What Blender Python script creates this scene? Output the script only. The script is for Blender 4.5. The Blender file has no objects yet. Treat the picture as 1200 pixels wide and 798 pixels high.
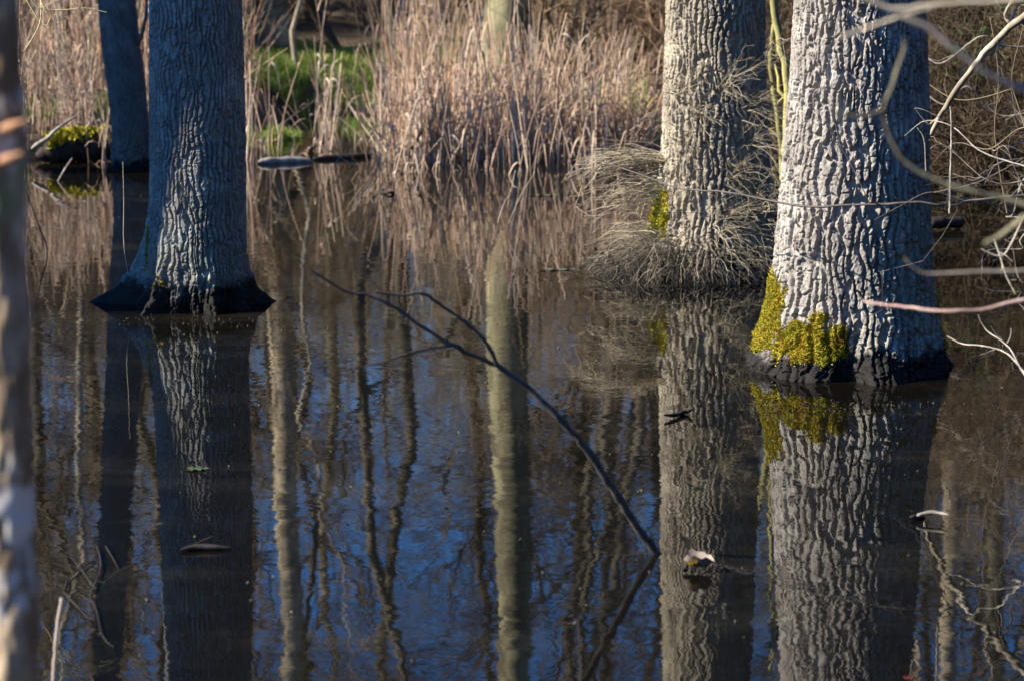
import bpy, math, random
import numpy as np
from mathutils import Vector

scene = bpy.context.scene
COL = scene.collection
R = math.radians
PI = math.pi
rng = np.random.default_rng(7)

# ------------------------------------------------------------------ camera
F = 3000.0                 # focal length in photo pixels (photo 1200 x 798)
H = 2.05                   # eye height over the water
PITCH = math.atan(509.0 / F)
CP, SP = math.cos(PITCH), math.sin(PITCH)

def ray(px, py):
    X = (px - 600.0) / F
    Y = -(py - 399.0) / F
    return np.array([X, CP + Y * SP, -SP + Y * CP])

def on_z(px, py, z=0.0):
    d = ray(px, py)
    t = (z - H) / d[2]
    return np.array([d[0] * t, d[1] * t, z])

def on_y(px, py, y):
    d = ray(px, py)
    t = y / d[1]
    return np.array([d[0] * t, y, H + d[2] * t])

cam = bpy.data.cameras.new('camera')
camo = bpy.data.objects.new('camera', cam)
COL.objects.link(camo)
camo.location = (0, 0, H)
camo.rotation_euler = (PI / 2 - PITCH, 0, 0)
cam.sensor_width = 36
cam.lens = F / 1200 * 36
cam.clip_start = 0.05
cam.clip_end = 2000
cam.dof.use_dof = True
cam.dof.focus_distance = 11.6
cam.dof.aperture_fstop = 3.9
scene.camera = camo

# ------------------------------------------------------------------ light
SUN_EL = R(33)
SUN_H = np.array([-0.985, -0.174])
SUN = np.array([SUN_H[0] * math.cos(SUN_EL), SUN_H[1] * math.cos(SUN_EL), math.sin(SUN_EL)])
sl = bpy.data.lights.new('sun', 'SUN')
sl.energy = 5.0
sl.angle = R(0.55)
sl.color = (1.0, 0.90, 0.77)
so = bpy.data.objects.new('sun', sl)
COL.objects.link(so)
so.rotation_euler = Vector(SUN).to_track_quat('Z', 'Y').to_euler()
world = bpy.data.worlds.new('World')
scene.world = world
world.use_nodes = True
wn = world.node_tree
sky = wn.nodes.new('ShaderNodeTexSky')
sky.sky_type = 'NISHITA'
sky.sun_disc = False
sky.sun_elevation = SUN_EL
sky.sun_rotation = math.atan2(SUN_H[0], SUN_H[1])
sky.air_density = 1.1
sky.dust_density = 0.0
sky.ozone_density = 8.0
wn.nodes['Background'].inputs[1].default_value = 0.09
hs = wn.nodes.new('ShaderNodeHueSaturation'); hs.inputs['Saturation'].default_value = 1.22; hs.inputs['Hue'].default_value = 0.508
wn.links.new(sky.outputs[0], hs.inputs['Color']); wn.links.new(hs.outputs[0], wn.nodes['Background'].inputs[0])
scene.view_settings.view_transform = 'Standard'
scene.view_settings.look = 'None'
scene.view_settings.exposure = 1.35
scene.view_settings.gamma = 1.0
scene.render.engine = 'CYCLES'
scene.cycles.use_denoising = True
scene.cycles.max_bounces = 6
scene.cycles.diffuse_bounces = 2
scene.cycles.glossy_bounces = 3
scene.cycles.caustics_reflective = False
scene.cycles.caustics_refractive = False

# ------------------------------------------------------------------ noise
def _hash(ix, iy, iz, seed):
    n = (ix * 374761393 + iy * 668265263 + iz * 2147483647 + seed * 1274126177) & 0xFFFFFFFF
    n = ((n ^ (n >> 13)) * 1274126177) & 0xFFFFFFFF
    n = n ^ (n >> 16)
    return (n & 0xFFFFFF) / float(0xFFFFFF)

def noise3(x, y, z, seed=0):
    ix, iy, iz = np.floor(x).astype(np.int64), np.floor(y).astype(np.int64), np.floor(z).astype(np.int64)
    fx, fy, fz = x - ix, y - iy, z - iz
    fx, fy, fz = fx * fx * (3 - 2 * fx), fy * fy * (3 - 2 * fy), fz * fz * (3 - 2 * fz)
    def h(a, b, c): return _hash(ix + a, iy + b, iz + c, seed)
    x00 = h(0, 0, 0) * (1 - fx) + h(1, 0, 0) * fx
    x10 = h(0, 1, 0) * (1 - fx) + h(1, 1, 0) * fx
    x01 = h(0, 0, 1) * (1 - fx) + h(1, 0, 1) * fx
    x11 = h(0, 1, 1) * (1 - fx) + h(1, 1, 1) * fx
    return ((x00 * (1 - fy) + x10 * fy) * (1 - fz) + (x01 * (1 - fy) + x11 * fy) * fz) * 2 - 1

def fbm(x, y, z, seed=0, octaves=3):
    s, a = 0.0, 1.0
    for o in range(octaves):
        s = s + a * noise3(x, y, z, seed + o)
        x, y, z, a = x * 2.03, y * 2.03, z * 2.03, a * 0.5
    return s

def smooth(a, b, x):
    t = np.clip((x - a) / (b - a), 0, 1)
    return t * t * (3 - 2 * t)

# ------------------------------------------------------------------ meshes
class Buf:
    def __init__(self):
        self.v, self.q, self.t, self.c, self.n = [], [], [], [], 0
    def add(self, v, q=None, t=None, c=(1, 1, 1)):
        v = np.asarray(v, float).reshape(-1, 3)
        self.v.append(v)
        c = np.broadcast_to(np.asarray(c, float), v.shape)
        self.c.append(c)
        if q is not None and len(q): self.q.append(np.asarray(q, np.int64) + self.n)
        if t is not None and len(t): self.t.append(np.asarray(t, np.int64) + self.n)
        self.n += len(v)
    def tubes(self, P, Rr, sides=4, c=(1, 1, 1)):
        """P (m,n,3) paths, Rr (m,n) radii, c (3) or (m,3)"""
        P = np.asarray(P, float); Rr = np.asarray(Rr, float)
        if P.ndim == 2: P, Rr = P[None], Rr[None]
        m, n, _ = P.shape
        T = np.gradient(P, axis=1)
        T /= np.linalg.norm(T, axis=2, keepdims=True) + 1e-9
        D = P[:, -1] - P[:, 0]
        ref = np.where((np.abs(D[:, 2]) > 0.6 * np.linalg.norm(D, axis=1))[:, None], np.array([1.0, 0.15, 0]), np.array([0.1, 0.05, 1.0]))
        N = np.cross(T, ref[:, None, :]); N /= np.linalg.norm(N, axis=2, keepdims=True) + 1e-9
        B = np.cross(T, N)
        a = np.arange(sides) * 2 * PI / sides
        V = P[:, :, None, :] + Rr[:, :, None, None] * (np.cos(a)[None, None, :, None] * N[:, :, None, :] + np.sin(a)[None, None, :, None] * B[:, :, None, :])
        i = np.arange(m)[:, None, None] * n * sides + np.arange(n - 1)[None, :, None] * sides
        k = np.arange(sides)[None, None, :]; k2 = (k + 1) % sides
        Q = np.stack([i + k, i + k2, i + sides + k2, i + sides + k], -1).reshape(-1, 4)
        c = np.asarray(c, float)
        if c.ndim == 2: c = np.repeat(c, n * sides, axis=0)
        self.add(V.reshape(-1, 3), Q, None, c)
    def strips(self, P, W, side, c=(1, 1, 1)):
        """flat blades: P (m,n,3), W (m,n) half widths, side (m,3)"""
        m, n, _ = P.shape
        V = np.stack([P - W[..., None] * side[:, None, :], P + W[..., None] * side[:, None, :]], 2)
        i = np.arange(m)[:, None] * n * 2 + np.arange(n - 1)[None, :] * 2
        Q = np.stack([i, i + 1, i + 3, i + 2], -1).reshape(-1, 4)
        c = np.asarray(c, float)
        if c.ndim == 2: c = np.repeat(c, n * 2, axis=0)
        self.add(V.reshape(-1, 3), Q, None, c)
    def mesh(self, name, mat, origin=(0, 0, 0), smooth_shade=True):
        V = np.concatenate(self.v) - np.asarray(origin, float)
        C = np.concatenate(self.c)
        q = np.concatenate(self.q) if self.q else np.zeros((0, 4), np.int64)
        t = np.concatenate(self.t) if self.t else np.zeros((0, 3), np.int64)
        me = bpy.data.meshes.new(name)
        me.vertices.add(len(V)); me.vertices.foreach_set('co', V.astype(np.float32).ravel())
        loops = np.concatenate([q.ravel(), t.ravel()]).astype(np.int32)
        me.loops.add(len(loops)); me.loops.foreach_set('vertex_index', loops)
        ls = np.concatenate([np.arange(len(q)) * 4, len(q) * 4 + np.arange(len(t)) * 3]).astype(np.int32)
        me.polygons.add(len(ls)); me.polygons.foreach_set('loop_start', ls)
        me.polygons.foreach_set('use_smooth', np.full(len(ls), smooth_shade))
        at = me.attributes.new('tint', 'FLOAT_COLOR', 'POINT')
        at.data.foreach_set('color', np.concatenate([C, np.ones((len(C), 1))], 1).astype(np.float32).ravel())
        me.update(calc_edges=True)
        me.materials.append(mat)
        return me
    def build(self, name, mat, parent=None, **kw):
        """verts are in world space; the object sits at its parent's origin"""
        org = np.array(parent.matrix_basis.translation) if parent is not None else np.zeros(3)
        p = parent.parent if parent is not None else None
        while p is not None:
            org = org + np.array(p.matrix_basis.translation); p = p.parent
        o = bpy.data.objects.new(name, self.mesh(name, mat, org, **kw))
        COL.objects.link(o)
        o.parent = parent
        return o
    def solo(self, name, mat, loc, **kw):
        """a thing that is one mesh, with its origin at loc"""
        o = bpy.data.objects.new(name, self.mesh(name, mat, loc, **kw))
        COL.objects.link(o)
        o.location = loc
        return o

def tag(o, label=None, cat=None, group=None, kind=None):
    if label: o['label'] = label
    if cat: o['category'] = cat
    if group: o['group'] = group
    if kind: o['kind'] = kind
    return o

def thing(name, label, cat, loc, group=None):
    o = bpy.data.objects.new(name, None)
    o.empty_display_size = 0.1
    COL.objects.link(o)
    o.location = [float(a) for a in loc]
    return tag(o, label, cat, group)

def dup(root, loc, rotz, scale, label, group):
    r = root.copy(); COL.objects.link(r)
    r.location = [float(a) for a in loc]; r.rotation_euler = (0, 0, rotz); r.scale = (scale, scale, scale)
    r['label'] = label
    if group: r['group'] = group
    for ch in list(root.children):
        c = ch.copy(); COL.objects.link(c); c.parent = r
        for g in list(ch.children):
            d = g.copy(); COL.objects.link(d); d.parent = c
    return r

# ------------------------------------------------------------------ materials
class NT:
    def __init__(self, name):
        self.m = bpy.data.materials.new(name); self.m.use_nodes = True
        self.t = self.m.node_tree; self.n = self.t.nodes; self.b = self.n['Principled BSDF']
        self.tc = self.n.new('ShaderNodeTexCoord')
    def link(self, a, b): self.t.links.new(a, b)
    def new(self, k, **kw):
        nd = self.n.new(k)
        for a, v in kw.items(): setattr(nd, a, v)
        return nd
    def mapping(self, scale=(1, 1, 1), src='Object'):
        mp = self.new('ShaderNodeMapping'); mp.inputs['Scale'].default_value = scale
        self.link(self.tc.outputs[src], mp.inputs[0]); return mp.outputs[0]
    def noise(self, scale, vec=None, detail=3, rough=0.6, out='Fac'):
        nz = self.new('ShaderNodeTexNoise'); nz.inputs['Scale'].default_value = scale
        nz.inputs['Detail'].default_value = detail; nz.inputs['Roughness'].default_value = rough
        self.link(vec if vec is not None else self.tc.outputs['Object'], nz.inputs['Vector'])
        return nz.outputs[out]
    def ramp(self, src, a, b, lo=0.0, hi=1.0):
        mr = self.new('ShaderNodeMapRange'); mr.interpolation_type = 'SMOOTHSTEP'
        for k, v in zip((1, 2, 3, 4), (a, b, lo, hi)): mr.inputs[k].default_value = v
        self.link(src, mr.inputs[0]); return mr.outputs[0]
    def math(self, op, a, b=None):
        m = self.new('ShaderNodeMath', operation=op)
        for i, x in enumerate((a, b)):
            if x is None: continue
            if isinstance(x, (int, float)): m.inputs[i].default_value = x
            else: self.link(x, m.inputs[i])
        return m.outputs[0]
    def mix(self, fac, a, b, mode='MIX'):
        mx = self.new('ShaderNodeMix', data_type='RGBA', blend_type=mode)
        for s, x in ((0, fac), (6, a), (7, b)):
            if isinstance(x, (int, float)): mx.inputs[s].default_value = x
            elif isinstance(x, (tuple, list)): mx.inputs[s].default_value = (*x, 1)
            else: self.link(x, mx.inputs[s])
        return mx.outputs[2]
    def tint(self, col):
        at = self.new('ShaderNodeAttribute', attribute_name='tint')
        return self.mix(1.0, col, at.outputs['Color'], 'MULTIPLY')
    def bump(self, h, strength, dist):
        bp = self.new('ShaderNodeBump'); bp.inputs['Strength'].default_value = strength
        bp.inputs['Distance'].default_value = dist
        self.link(h, bp.inputs['Height']); self.link(bp.outputs[0], self.b.inputs['Normal'])
    def base(self, col, rough=0.85, spec=0.25):
        if isinstance(col, (tuple, list)): self.b.inputs['Base Color'].default_value = (*col, 1)
        else: self.link(col, self.b.inputs['Base Color'])
        self.b.inputs['Roughness'].default_value = rough
        self.b.inputs['Specular IOR Level'].default_value = spec
        return self.m

def bark_mat(name, ridge, lichen, algae, algae_amt=0.4, wet=0.11, bump=0.004):
    k = NT(name)
    v = k.mapping((1, 1, 0.35))
    c = k.mix(k.ramp(k.noise(16, v, 4), 0.35, 0.7), tuple(x * 0.72 for x in ridge), ridge)
    c = k.mix(k.ramp(k.noise(5, None, 4), 0.5, 0.68), c, lichen)
    c = k.mix(k.math('MULTIPLY', k.ramp(k.noise(2.3, v, 3), 0.45, 0.7), algae_amt), c, algae)
    c = k.mix(k.ramp(k.noise(60, None, 3), 0.5, 0.72, 0, 0.55), c, tuple(min(1, x * 1.4) for x in lichen))
    c = k.mix(k.ramp(k.noise(38, v, 4), 0.56, 0.7, 0, 0.5), c, tuple(x * 0.55 for x in ridge))
    # water-stained band, uneven edge; on the grey oak also painted buttress shade
    sep = k.new('ShaderNodeSeparateXYZ'); k.link(k.tc.outputs['Object'], sep.inputs[0])
    edge = k.math('ADD', sep.outputs[2], k.math('MULTIPLY', k.math('SUBTRACT', k.noise(7, None, 6, 0.7), 0.5), -0.34))
    w = k.ramp(edge, wet * 0.55, wet * 1.25, 1, 0)
    c = k.mix(k.math('MULTIPLY', w, 0.95), c, (0.007, 0.006, 0.006))
    k.bump(k.noise(60, v, 7, 0.75), 1.0, bump * 2.2)
    m = k.base(c, 0.9, 0.12)
    k.link(k.ramp(edge, wet * 0.4, wet * 1.3, 0.75, 0.92), k.b.inputs['Roughness'])
    return m

def plain_mat(name, a, b, scale=8, rough=0.85, tint=True, bump=0.0, stretch=(1, 1, 1), spec=0.2):
    k = NT(name)
    c = k.mix(k.ramp(k.noise(scale, k.mapping(stretch), 4), 0.35, 0.68), a, b)
    if tint: c = k.tint(c)
    if bump: k.bump(k.noise(scale * 6, k.mapping(stretch), 4), 0.8, bump)
    return k.base(c, rough, spec)

M = {}
M['oak'] = bark_mat('oak_bark', (0.33, 0.30, 0.265), (0.42, 0.40, 0.355), (0.22, 0.24, 0.15), 0.45, 0.12)
M['oak_grey'] = bark_mat('grey_oak_bark', (0.25, 0.24, 0.22), (0.34, 0.35, 0.32), (0.17, 0.20, 0.14), 0.45, 0.15)  # taller band: water stain plus buttress shade put into the colour
M['oak_back'] = bark_mat('lichened_oak_bark', (0.34, 0.30, 0.24), (0.42, 0.38, 0.29), (0.27, 0.25, 0.13), 0.5, 0.1)
M['alder'] = bark_mat('dark_alder_bark', (0.13, 0.13, 0.125), (0.18, 0.19, 0.18), (0.10, 0.12, 0.08), 0.4, 0.08)
M['pale_bark'] = plain_mat('pale_bark', (0.22, 0.19, 0.14), (0.46, 0.42, 0.33), 7, 0.9, bump=0.004, stretch=(1, 1, 0.4))
M['mossy_bark'] = plain_mat('mossy_bark', (0.10, 0.09, 0.065), (0.31, 0.29, 0.18), 6, 0.95, bump=0.004, stretch=(1, 1, 0.4))
M['dark_bark'] = plain_mat('dark_bark', (0.07, 0.06, 0.045), (0.16, 0.14, 0.10), 6, 0.9, bump=0.004, stretch=(1, 1, 0.4))
M['twig'] = plain_mat('twig_bark', (0.16, 0.125, 0.085), (0.27, 0.22, 0.15), 5, 0.8)
M['moss'] = plain_mat('moss', (0.28, 0.25, 0.025), (0.45, 0.42, 0.05), 14, 0.95)
M['dry_twig'] = plain_mat('dry_twig', (0.42, 0.36, 0.25), (0.62, 0.55, 0.40), 6, 0.8)
M['wetwood'] = plain_mat('wet_wood', (0.025, 0.02, 0.018), (0.045, 0.038, 0.033), 18, 0.7, bump=0.003, spec=0.15)
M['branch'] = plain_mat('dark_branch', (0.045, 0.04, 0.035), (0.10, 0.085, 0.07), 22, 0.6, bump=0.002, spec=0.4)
M['palewood'] = plain_mat('bleached_wood', (0.22, 0.19, 0.16), (0.46, 0.42, 0.36), 14, 0.8, bump=0.003)
M['pinkwood'] = plain_mat('pinkish_bark', (0.30, 0.19, 0.16), (0.46, 0.33, 0.29), 14, 0.8, bump=0.002)
M['twig_grey'] = plain_mat('grey_twig_bark', (0.24, 0.20, 0.16), (0.38, 0.33, 0.27), 10, 0.8)
M['leaf'] = plain_mat('leaf', (0.8, 0.8, 0.8), (1, 1, 1), 20, 0.6)

def leafy(name, a, b_, scale):
    k = NT(name)
    c = k.tint(k.mix(k.ramp(k.noise(scale, None, 3), 0.35, 0.68), a, b_))
    k.base(c, 0.75, 0.2)
    tr = k.new('ShaderNodeBsdfTranslucent'); k.link(c, tr.inputs[0])
    mx = k.new('ShaderNodeMixShader'); mx.inputs[0].default_value = 0.35
    k.link(k.b.outputs[0], mx.inputs[1]); k.link(tr.outputs[0], mx.inputs[2]); k.link(mx.outputs[0], k.n['Material Output'].inputs[0])
    return k.m
M['reed'] = leafy('dry_reed', (0.55, 0.44, 0.34), (0.78, 0.67, 0.55), 3)
M['grass'] = leafy('grass_green', (0.20, 0.34, 0.05), (0.33, 0.50, 0.09), 4)
k = NT('forest_floor')
c = k.mix(k.ramp(k.noise(1.3, None, 6), 0.4, 0.65), (0.055, 0.042, 0.028), (0.12, 0.092, 0.062))
c = k.mix(k.ramp(k.noise(0.35, None, 4), 0.55, 0.7, 0, 0.6), c, (0.07, 0.10, 0.025))
c = k.mix(k.ramp(k.noise(26, None, 3), 0.5, 0.75, 0, 0.7), c, (0.18, 0.14, 0.095))
k.bump(k.noise(14, None, 5), 1.0, 0.05)
M['floor'] = k.base(c, 0.95, 0.1)

# pond water: dark, peaty, mirror-like, with faint wind ripples and a drifting film of pollen
k = NT('pond_water')
def ripple(scale, amp, stretch):
    v = k.mapping(stretch)
    nz = k.noise(scale, v, 2, 0.5, out='Color')
    s = k.new('ShaderNodeVectorMath', operation='SUBTRACT'); k.link(nz, s.inputs[0]); s.inputs[1].default_value = (0.5, 0.5, 0.5)
    m = k.new('ShaderNodeVectorMath', operation='MULTIPLY'); k.link(s.outputs[0], m.inputs[0]); m.inputs[1].default_value = (amp[0], amp[1], 0)
    return m.outputs[0]
r1 = ripple(7.0, (0.020, 0.020), (1, 1.3, 1))
r2 = ripple(26.0, (0.016, 0.014), (1, 1.6, 1))
patch = k.ramp(k.noise(0.9, k.mapping((0.6, 1.2, 1)), 2), 0.3, 0.7, 0.35, 1.15)
ad = k.new('ShaderNodeVectorMath', operation='ADD'); k.link(r1, ad.inputs[0]); k.link(r2, ad.inputs[1])
sc = k.new('ShaderNodeVectorMath', operation='SCALE'); k.link(ad.outputs[0], sc.inputs[0]); k.link(patch, sc.inputs['Scale'])
a2 = k.new('ShaderNodeVectorMath', operation='ADD'); k.link(sc.outputs[0], a2.inputs[0]); a2.inputs[1].default_value = (0, 0, 1)
nn = k.new('ShaderNodeVectorMath', operation='NORMALIZE'); k.link(a2.outputs[0], nn.inputs[0])
k.link(nn.outputs[0], k.b.inputs['Normal'])
k.base((0.0035, 0.003, 0.0018), 0.006, 0.5)
k.b.inputs['IOR'].default_value = 1.75
film = k.new('ShaderNodeBsdfDiffuse'); film.inputs[0].default_value = (0.20, 0.19, 0.13, 1)
fm = k.math('MULTIPLY', k.ramp(k.noise(1.1, k.mapping((0.5, 1.6, 1)), 6, 0.7), 0.48, 0.74, 0.006, 0.075),
            k.ramp(k.noise(40, k.mapping((1, 2, 1)), 2), 0.35, 0.7, 0.3, 1.0))
ms = k.new('ShaderNodeMixShader'); k.link(fm, ms.inputs[0]); k.link(k.b.outputs[0], ms.inputs[1]); k.link(film.outputs[0], ms.inputs[2])
k.link(ms.outputs[0], k.n['Material Output'].inputs[0])
M['water'] = k.m

# ------------------------------------------------------------------ terrain + water
BX = np.array([-60, -20, -9, -4.4, -3.0, -2.35, -2.1, -1.3, -1.05, 0, 1.0, 1.7, 2.6, 3.4, 4.4, 8, 20, 60.])
BY = np.array([2, 13, 18, 20.8, 21.0, 23.0, 25.6, 25.4, 21.4, 21.0, 21.2, 21.5, 21.0, 19.8, 18.6, 17, 13, 2.])
def ground(x, y):
    s = y - np.interp(x, BX, BY) + 0.35 * noise3(x * 1.3, y * 1.3, x * 0, 3)
    s2 = 5.6 - y + 0.3 * noise3(x * 1.1, y * 1.1, x * 0, 5)
    s = np.maximum(s, s2)
    land = 0.30 * (1 - np.exp(-np.maximum(s, 0) / 1.6)) + 0.010 * np.maximum(s, 0)
    z = np.where(s < 0, np.maximum(-0.7, s * 0.3), land)
    z = z + 0.06 * fbm(x * 0.6, y * 0.6, x * 0, 11) * smooth(-0.5, 2, s)
    z = z + 6.0 * smooth(110, 420, np.hypot(x, y))
    return z

def axis(lo, hi, f0, f1, fine, growth=1.12):
    a = list(np.arange(f0, f1 + fine, fine)); st = fine
    while a[-1] < hi: st *= growth; a.append(a[-1] + st)
    st = fine
    while a[0] > lo: st *= growth; a.insert(0, a[0] - st)
    return np.array(a)
gx, gy = axis(-520, 520, -9, 9, 0.22), axis(-400, 620, 15, 34, 0.22)
GX, GY = np.meshgrid(gx, gy)
b = Buf()
nx, ny = len(gx), len(gy)
i = (np.arange(ny - 1)[:, None] * nx + np.arange(nx - 1)[None, :]).ravel()
b.add(np.stack([GX, GY, ground(GX, GY)], -1), np.stack([i, i + 1, i + nx + 1, i + nx], -1))
tag(b.build('ground', M['floor']), kind='structure')
b = Buf()
b.add([(-70, -12, 0), (70, -12, 0), (70, 30, 0), (-70, 30, 0)], [(0, 1, 2, 3)])
tag(b.build('pond_water', M['water']), kind='structure')

def gz(x, y):
    return float(ground(np.array([float(x)]), np.array([float(y)]))[0])

# ------------------------------------------------------------------ hero trunks
def bark_height(u, z, circ, cw, ch, seed, th):
    """oak bark: upright wavy ridges that fork and join, parted by deep furrows and broken across by cracks; 0 furrow .. 1 ridge"""
    rr = circ / (2 * PI)
    X, Y = np.cos(th) * rr, np.sin(th) * rr
    n = max(8, round(circ / cw))
    jag = 0.15 * noise3(X * 48, Y * 48, z * 34, seed + 16) + 0.12 * noise3(X * 120, Y * 120, z * 90, seed + 15)
    ph = u / circ * n + 0.95 * noise3(X * 9, Y * 9, z / ch * 0.62, seed) + 0.60 * noise3(X * 20, Y * 20, z / ch * 1.5, seed + 1) + jag
    t = np.abs(ph - np.floor(ph) - 0.5) * 2                      # 0 ridge centre, 1 furrow centre
    idr = np.floor(ph)
    wid = 0.14 * noise3(X * 13, Y * 13, z / ch * 1.3, seed + 3) + 0.13 * noise3(X * 32, Y * 32, z / ch * 3.6, seed + 4)
    deep = np.clip(0.85 + 0.45 * noise3(X * 11, Y * 11, z / ch * 0.9, seed + 5), 0.35, 1.0)
    fur = smooth(0.56, 0.76, t + wid) * deep
    # secondary slanting joins between the furrows
    a2 = noise3(X * 0.62 / cw + 9, Y * 0.62 / cw, z * 0.75 / ch + u * 5.0, seed + 63) + 0.4 * noise3(X * 1.5 / cw, Y * 1.5 / cw, z * 2.2 / ch, seed + 64)
    join = (1 - smooth(0.04, 0.16, np.abs(a2))) * 0.85
    # short cracks across single ridges
    cz = z / (ch * 0.42) + 7.3 * np.sin(idr * 12.9898 + seed) + 0.35 * noise3(X * 30, Y * 30, z * 14, seed + 8)
    ck = np.abs(cz - np.floor(cz) - 0.5) * 2
    crack = smooth(0.86, 0.97, ck + 0.12 * noise3(X * 40, Y * 40, z * 40, seed + 9)) * (_hash(np.floor(cz).astype(np.int64), idr.astype(np.int64), np.zeros_like(idr, dtype=np.int64), seed) > 0.3) * 0.62
    h = 1.0 - np.maximum(np.maximum(fur, join), crack)
    h = h * (1 - 0.07 * t ** 2)
    fine = fbm(X * 75, Y * 75, z * 30, seed + 31, 2)
    return h + 0.13 * fine + 0.09 * noise3(X * 190, Y * 190, z * 110, seed + 35)

def hero_trunk(base, prof, lobes, bark, matname, tree, ztop=9.0, zfine=1.95, res=0.0032, topr=0.6, lean=(0, 0)):
    """prof: rows (z, cx, r); grid of quads displaced by the bark pattern"""
    prof = np.array(prof, float); prof = prof[np.argsort(prof[:, 0])]
    z = np.concatenate([np.arange(-0.5, -0.03, 0.05), np.arange(-0.03, zfine, res), np.linspace(zfine, ztop, 60)])
    cxz = np.interp(z, prof[:, 0], prof[:, 1]); r0 = np.interp(z, prof[:, 0], prof[:, 2])
    top = prof[-1, 0]
    up = np.maximum(z - top, 0)
    r0 = r0 * (1 - topr * up / (ztop - top))
    cxz = cxz + lean[0] * up; cyz = base[1] + lean[1] * up
    rm = float(np.interp(1.0, prof[:, 0], prof[:, 2])); circ = 2 * PI * rm
    da = res * 0.78 / rm                                    # fine on the near side, coarser round the back
    th = np.concatenate([np.arange(R(-205), R(25), da), np.arange(R(25), R(155), da * 5)])
    n = len(th)
    TH, Z = np.meshgrid(th, z)
    rad = np.repeat(r0[:, None], n, 1)
    zz = np.maximum(Z, 0)
    for (a, A, h, w) in lobes:
        d = np.angle(np.exp(1j * (TH - R(a))))
        rad = rad + A * np.exp(-zz / h) * np.exp(-(d / w) ** 2)
    rad = rad * (1 + 0.018 * fbm(np.cos(TH) * 1.6, np.sin(TH) * 1.6, Z * 1.8, bark['seed'] + 77, 2))
    hgt = bark_height(TH / (2 * PI) * circ, Z, circ, bark['cw'], bark['ch'], bark['seed'], TH)
    depth = bark['depth'] * (0.85 + 0.15 * smooth(0.0, 0.3, Z))
    rad = rad + 0.012 * (1 - smooth(0.1, 0.35, Z)) * fbm(np.cos(TH) * 9, np.sin(TH) * 9, Z * 22, bark['seed'] + 90, 3)
    rad = rad + depth * (hgt - 0.9)
    V = np.stack([cxz[:, None] + rad * np.cos(TH), cyz[:, None] + rad * np.sin(TH) if np.ndim(cyz) else cyz + rad * np.sin(TH), Z], -1)
    nz = len(z)
    i = (np.arange(nz - 1)[:, None] * n); k_ = np.arange(n)[None, :]; k2 = (k_ + 1) % n
    Q = np.stack([i + k_, i + k2, i + n + k2, i + n + k_], -1).reshape(-1, 4)
    b = Buf(); b.add(V.reshape(-1, 3), Q)
    o = b.build('trunk', M[matname], tree)
    return o, V, TH, Z

def prof_from_px(rows, y):
    out = []
    for (py, L, Rr) in rows:
        a, c_ = on_y(L, py, y), on_y(Rr, py, y)
        out.append((a[2], (a[0] + c_[0]) / 2, (c_[0] - a[0]) / 2))
    return out

# ---- branching
def grow(P, Rr, count, t0, t1, lr, rr, n, ang, wob, gravity, seed, minr=0.002, lvar=0.35):
    g = np.random.default_rng(seed)
    m, np_, _ = P.shape
    L = np.linalg.norm(np.diff(P, axis=1), axis=2).sum(1)
    idx = np.repeat(np.arange(m), count)
    t = g.uniform(t0, t1, len(idx)) * (np_ - 1)
    k0 = np.minimum(t.astype(int), np_ - 2); f = (t - k0)[:, None]
    S = P[idx, k0] * (1 - f) + P[idx, k0 + 1] * f
    r = Rr[idx, k0] * (1 - f[:, 0]) + Rr[idx, k0 + 1] * f[:, 0]
    T = P[idx, k0 + 1] - P[idx, k0]; T /= np.linalg.norm(T, axis=1, keepdims=True) + 1e-9
    q = g.normal(size=(len(idx), 3)); q -= (q * T).sum(1, keepdims=True) * T; q /= np.linalg.norm(q, axis=1, keepdims=True) + 1e-9
    a = R(ang) * g.uniform(0.6, 1.3, len(idx))[:, None]
    D = T * np.cos(a) + q * np.sin(a)
    ln = L[idx] * lr * (1 - 0.55 * t / (np_ - 1)) * g.uniform(1 - lvar, 1 + lvar, len(idx))
    s = np.linspace(0, 1, n)
    W = np.cumsum(g.normal(size=(len(idx), n, 3)) * wob, axis=1) * (1.0 / n); W -= W[:, :1]
    path = S[:, None, :] + ln[:, None, None] * (D[:, None, :] * s[None, :, None] + W)
    path[..., 2] += gravity * ln[:, None] * s[None, :] ** 2
    rad = np.maximum(r * rr, minr)[:, None] * (1 - 0.75 * s[None, :])
    return path, np.maximum(rad, minr * 0.6)

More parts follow.
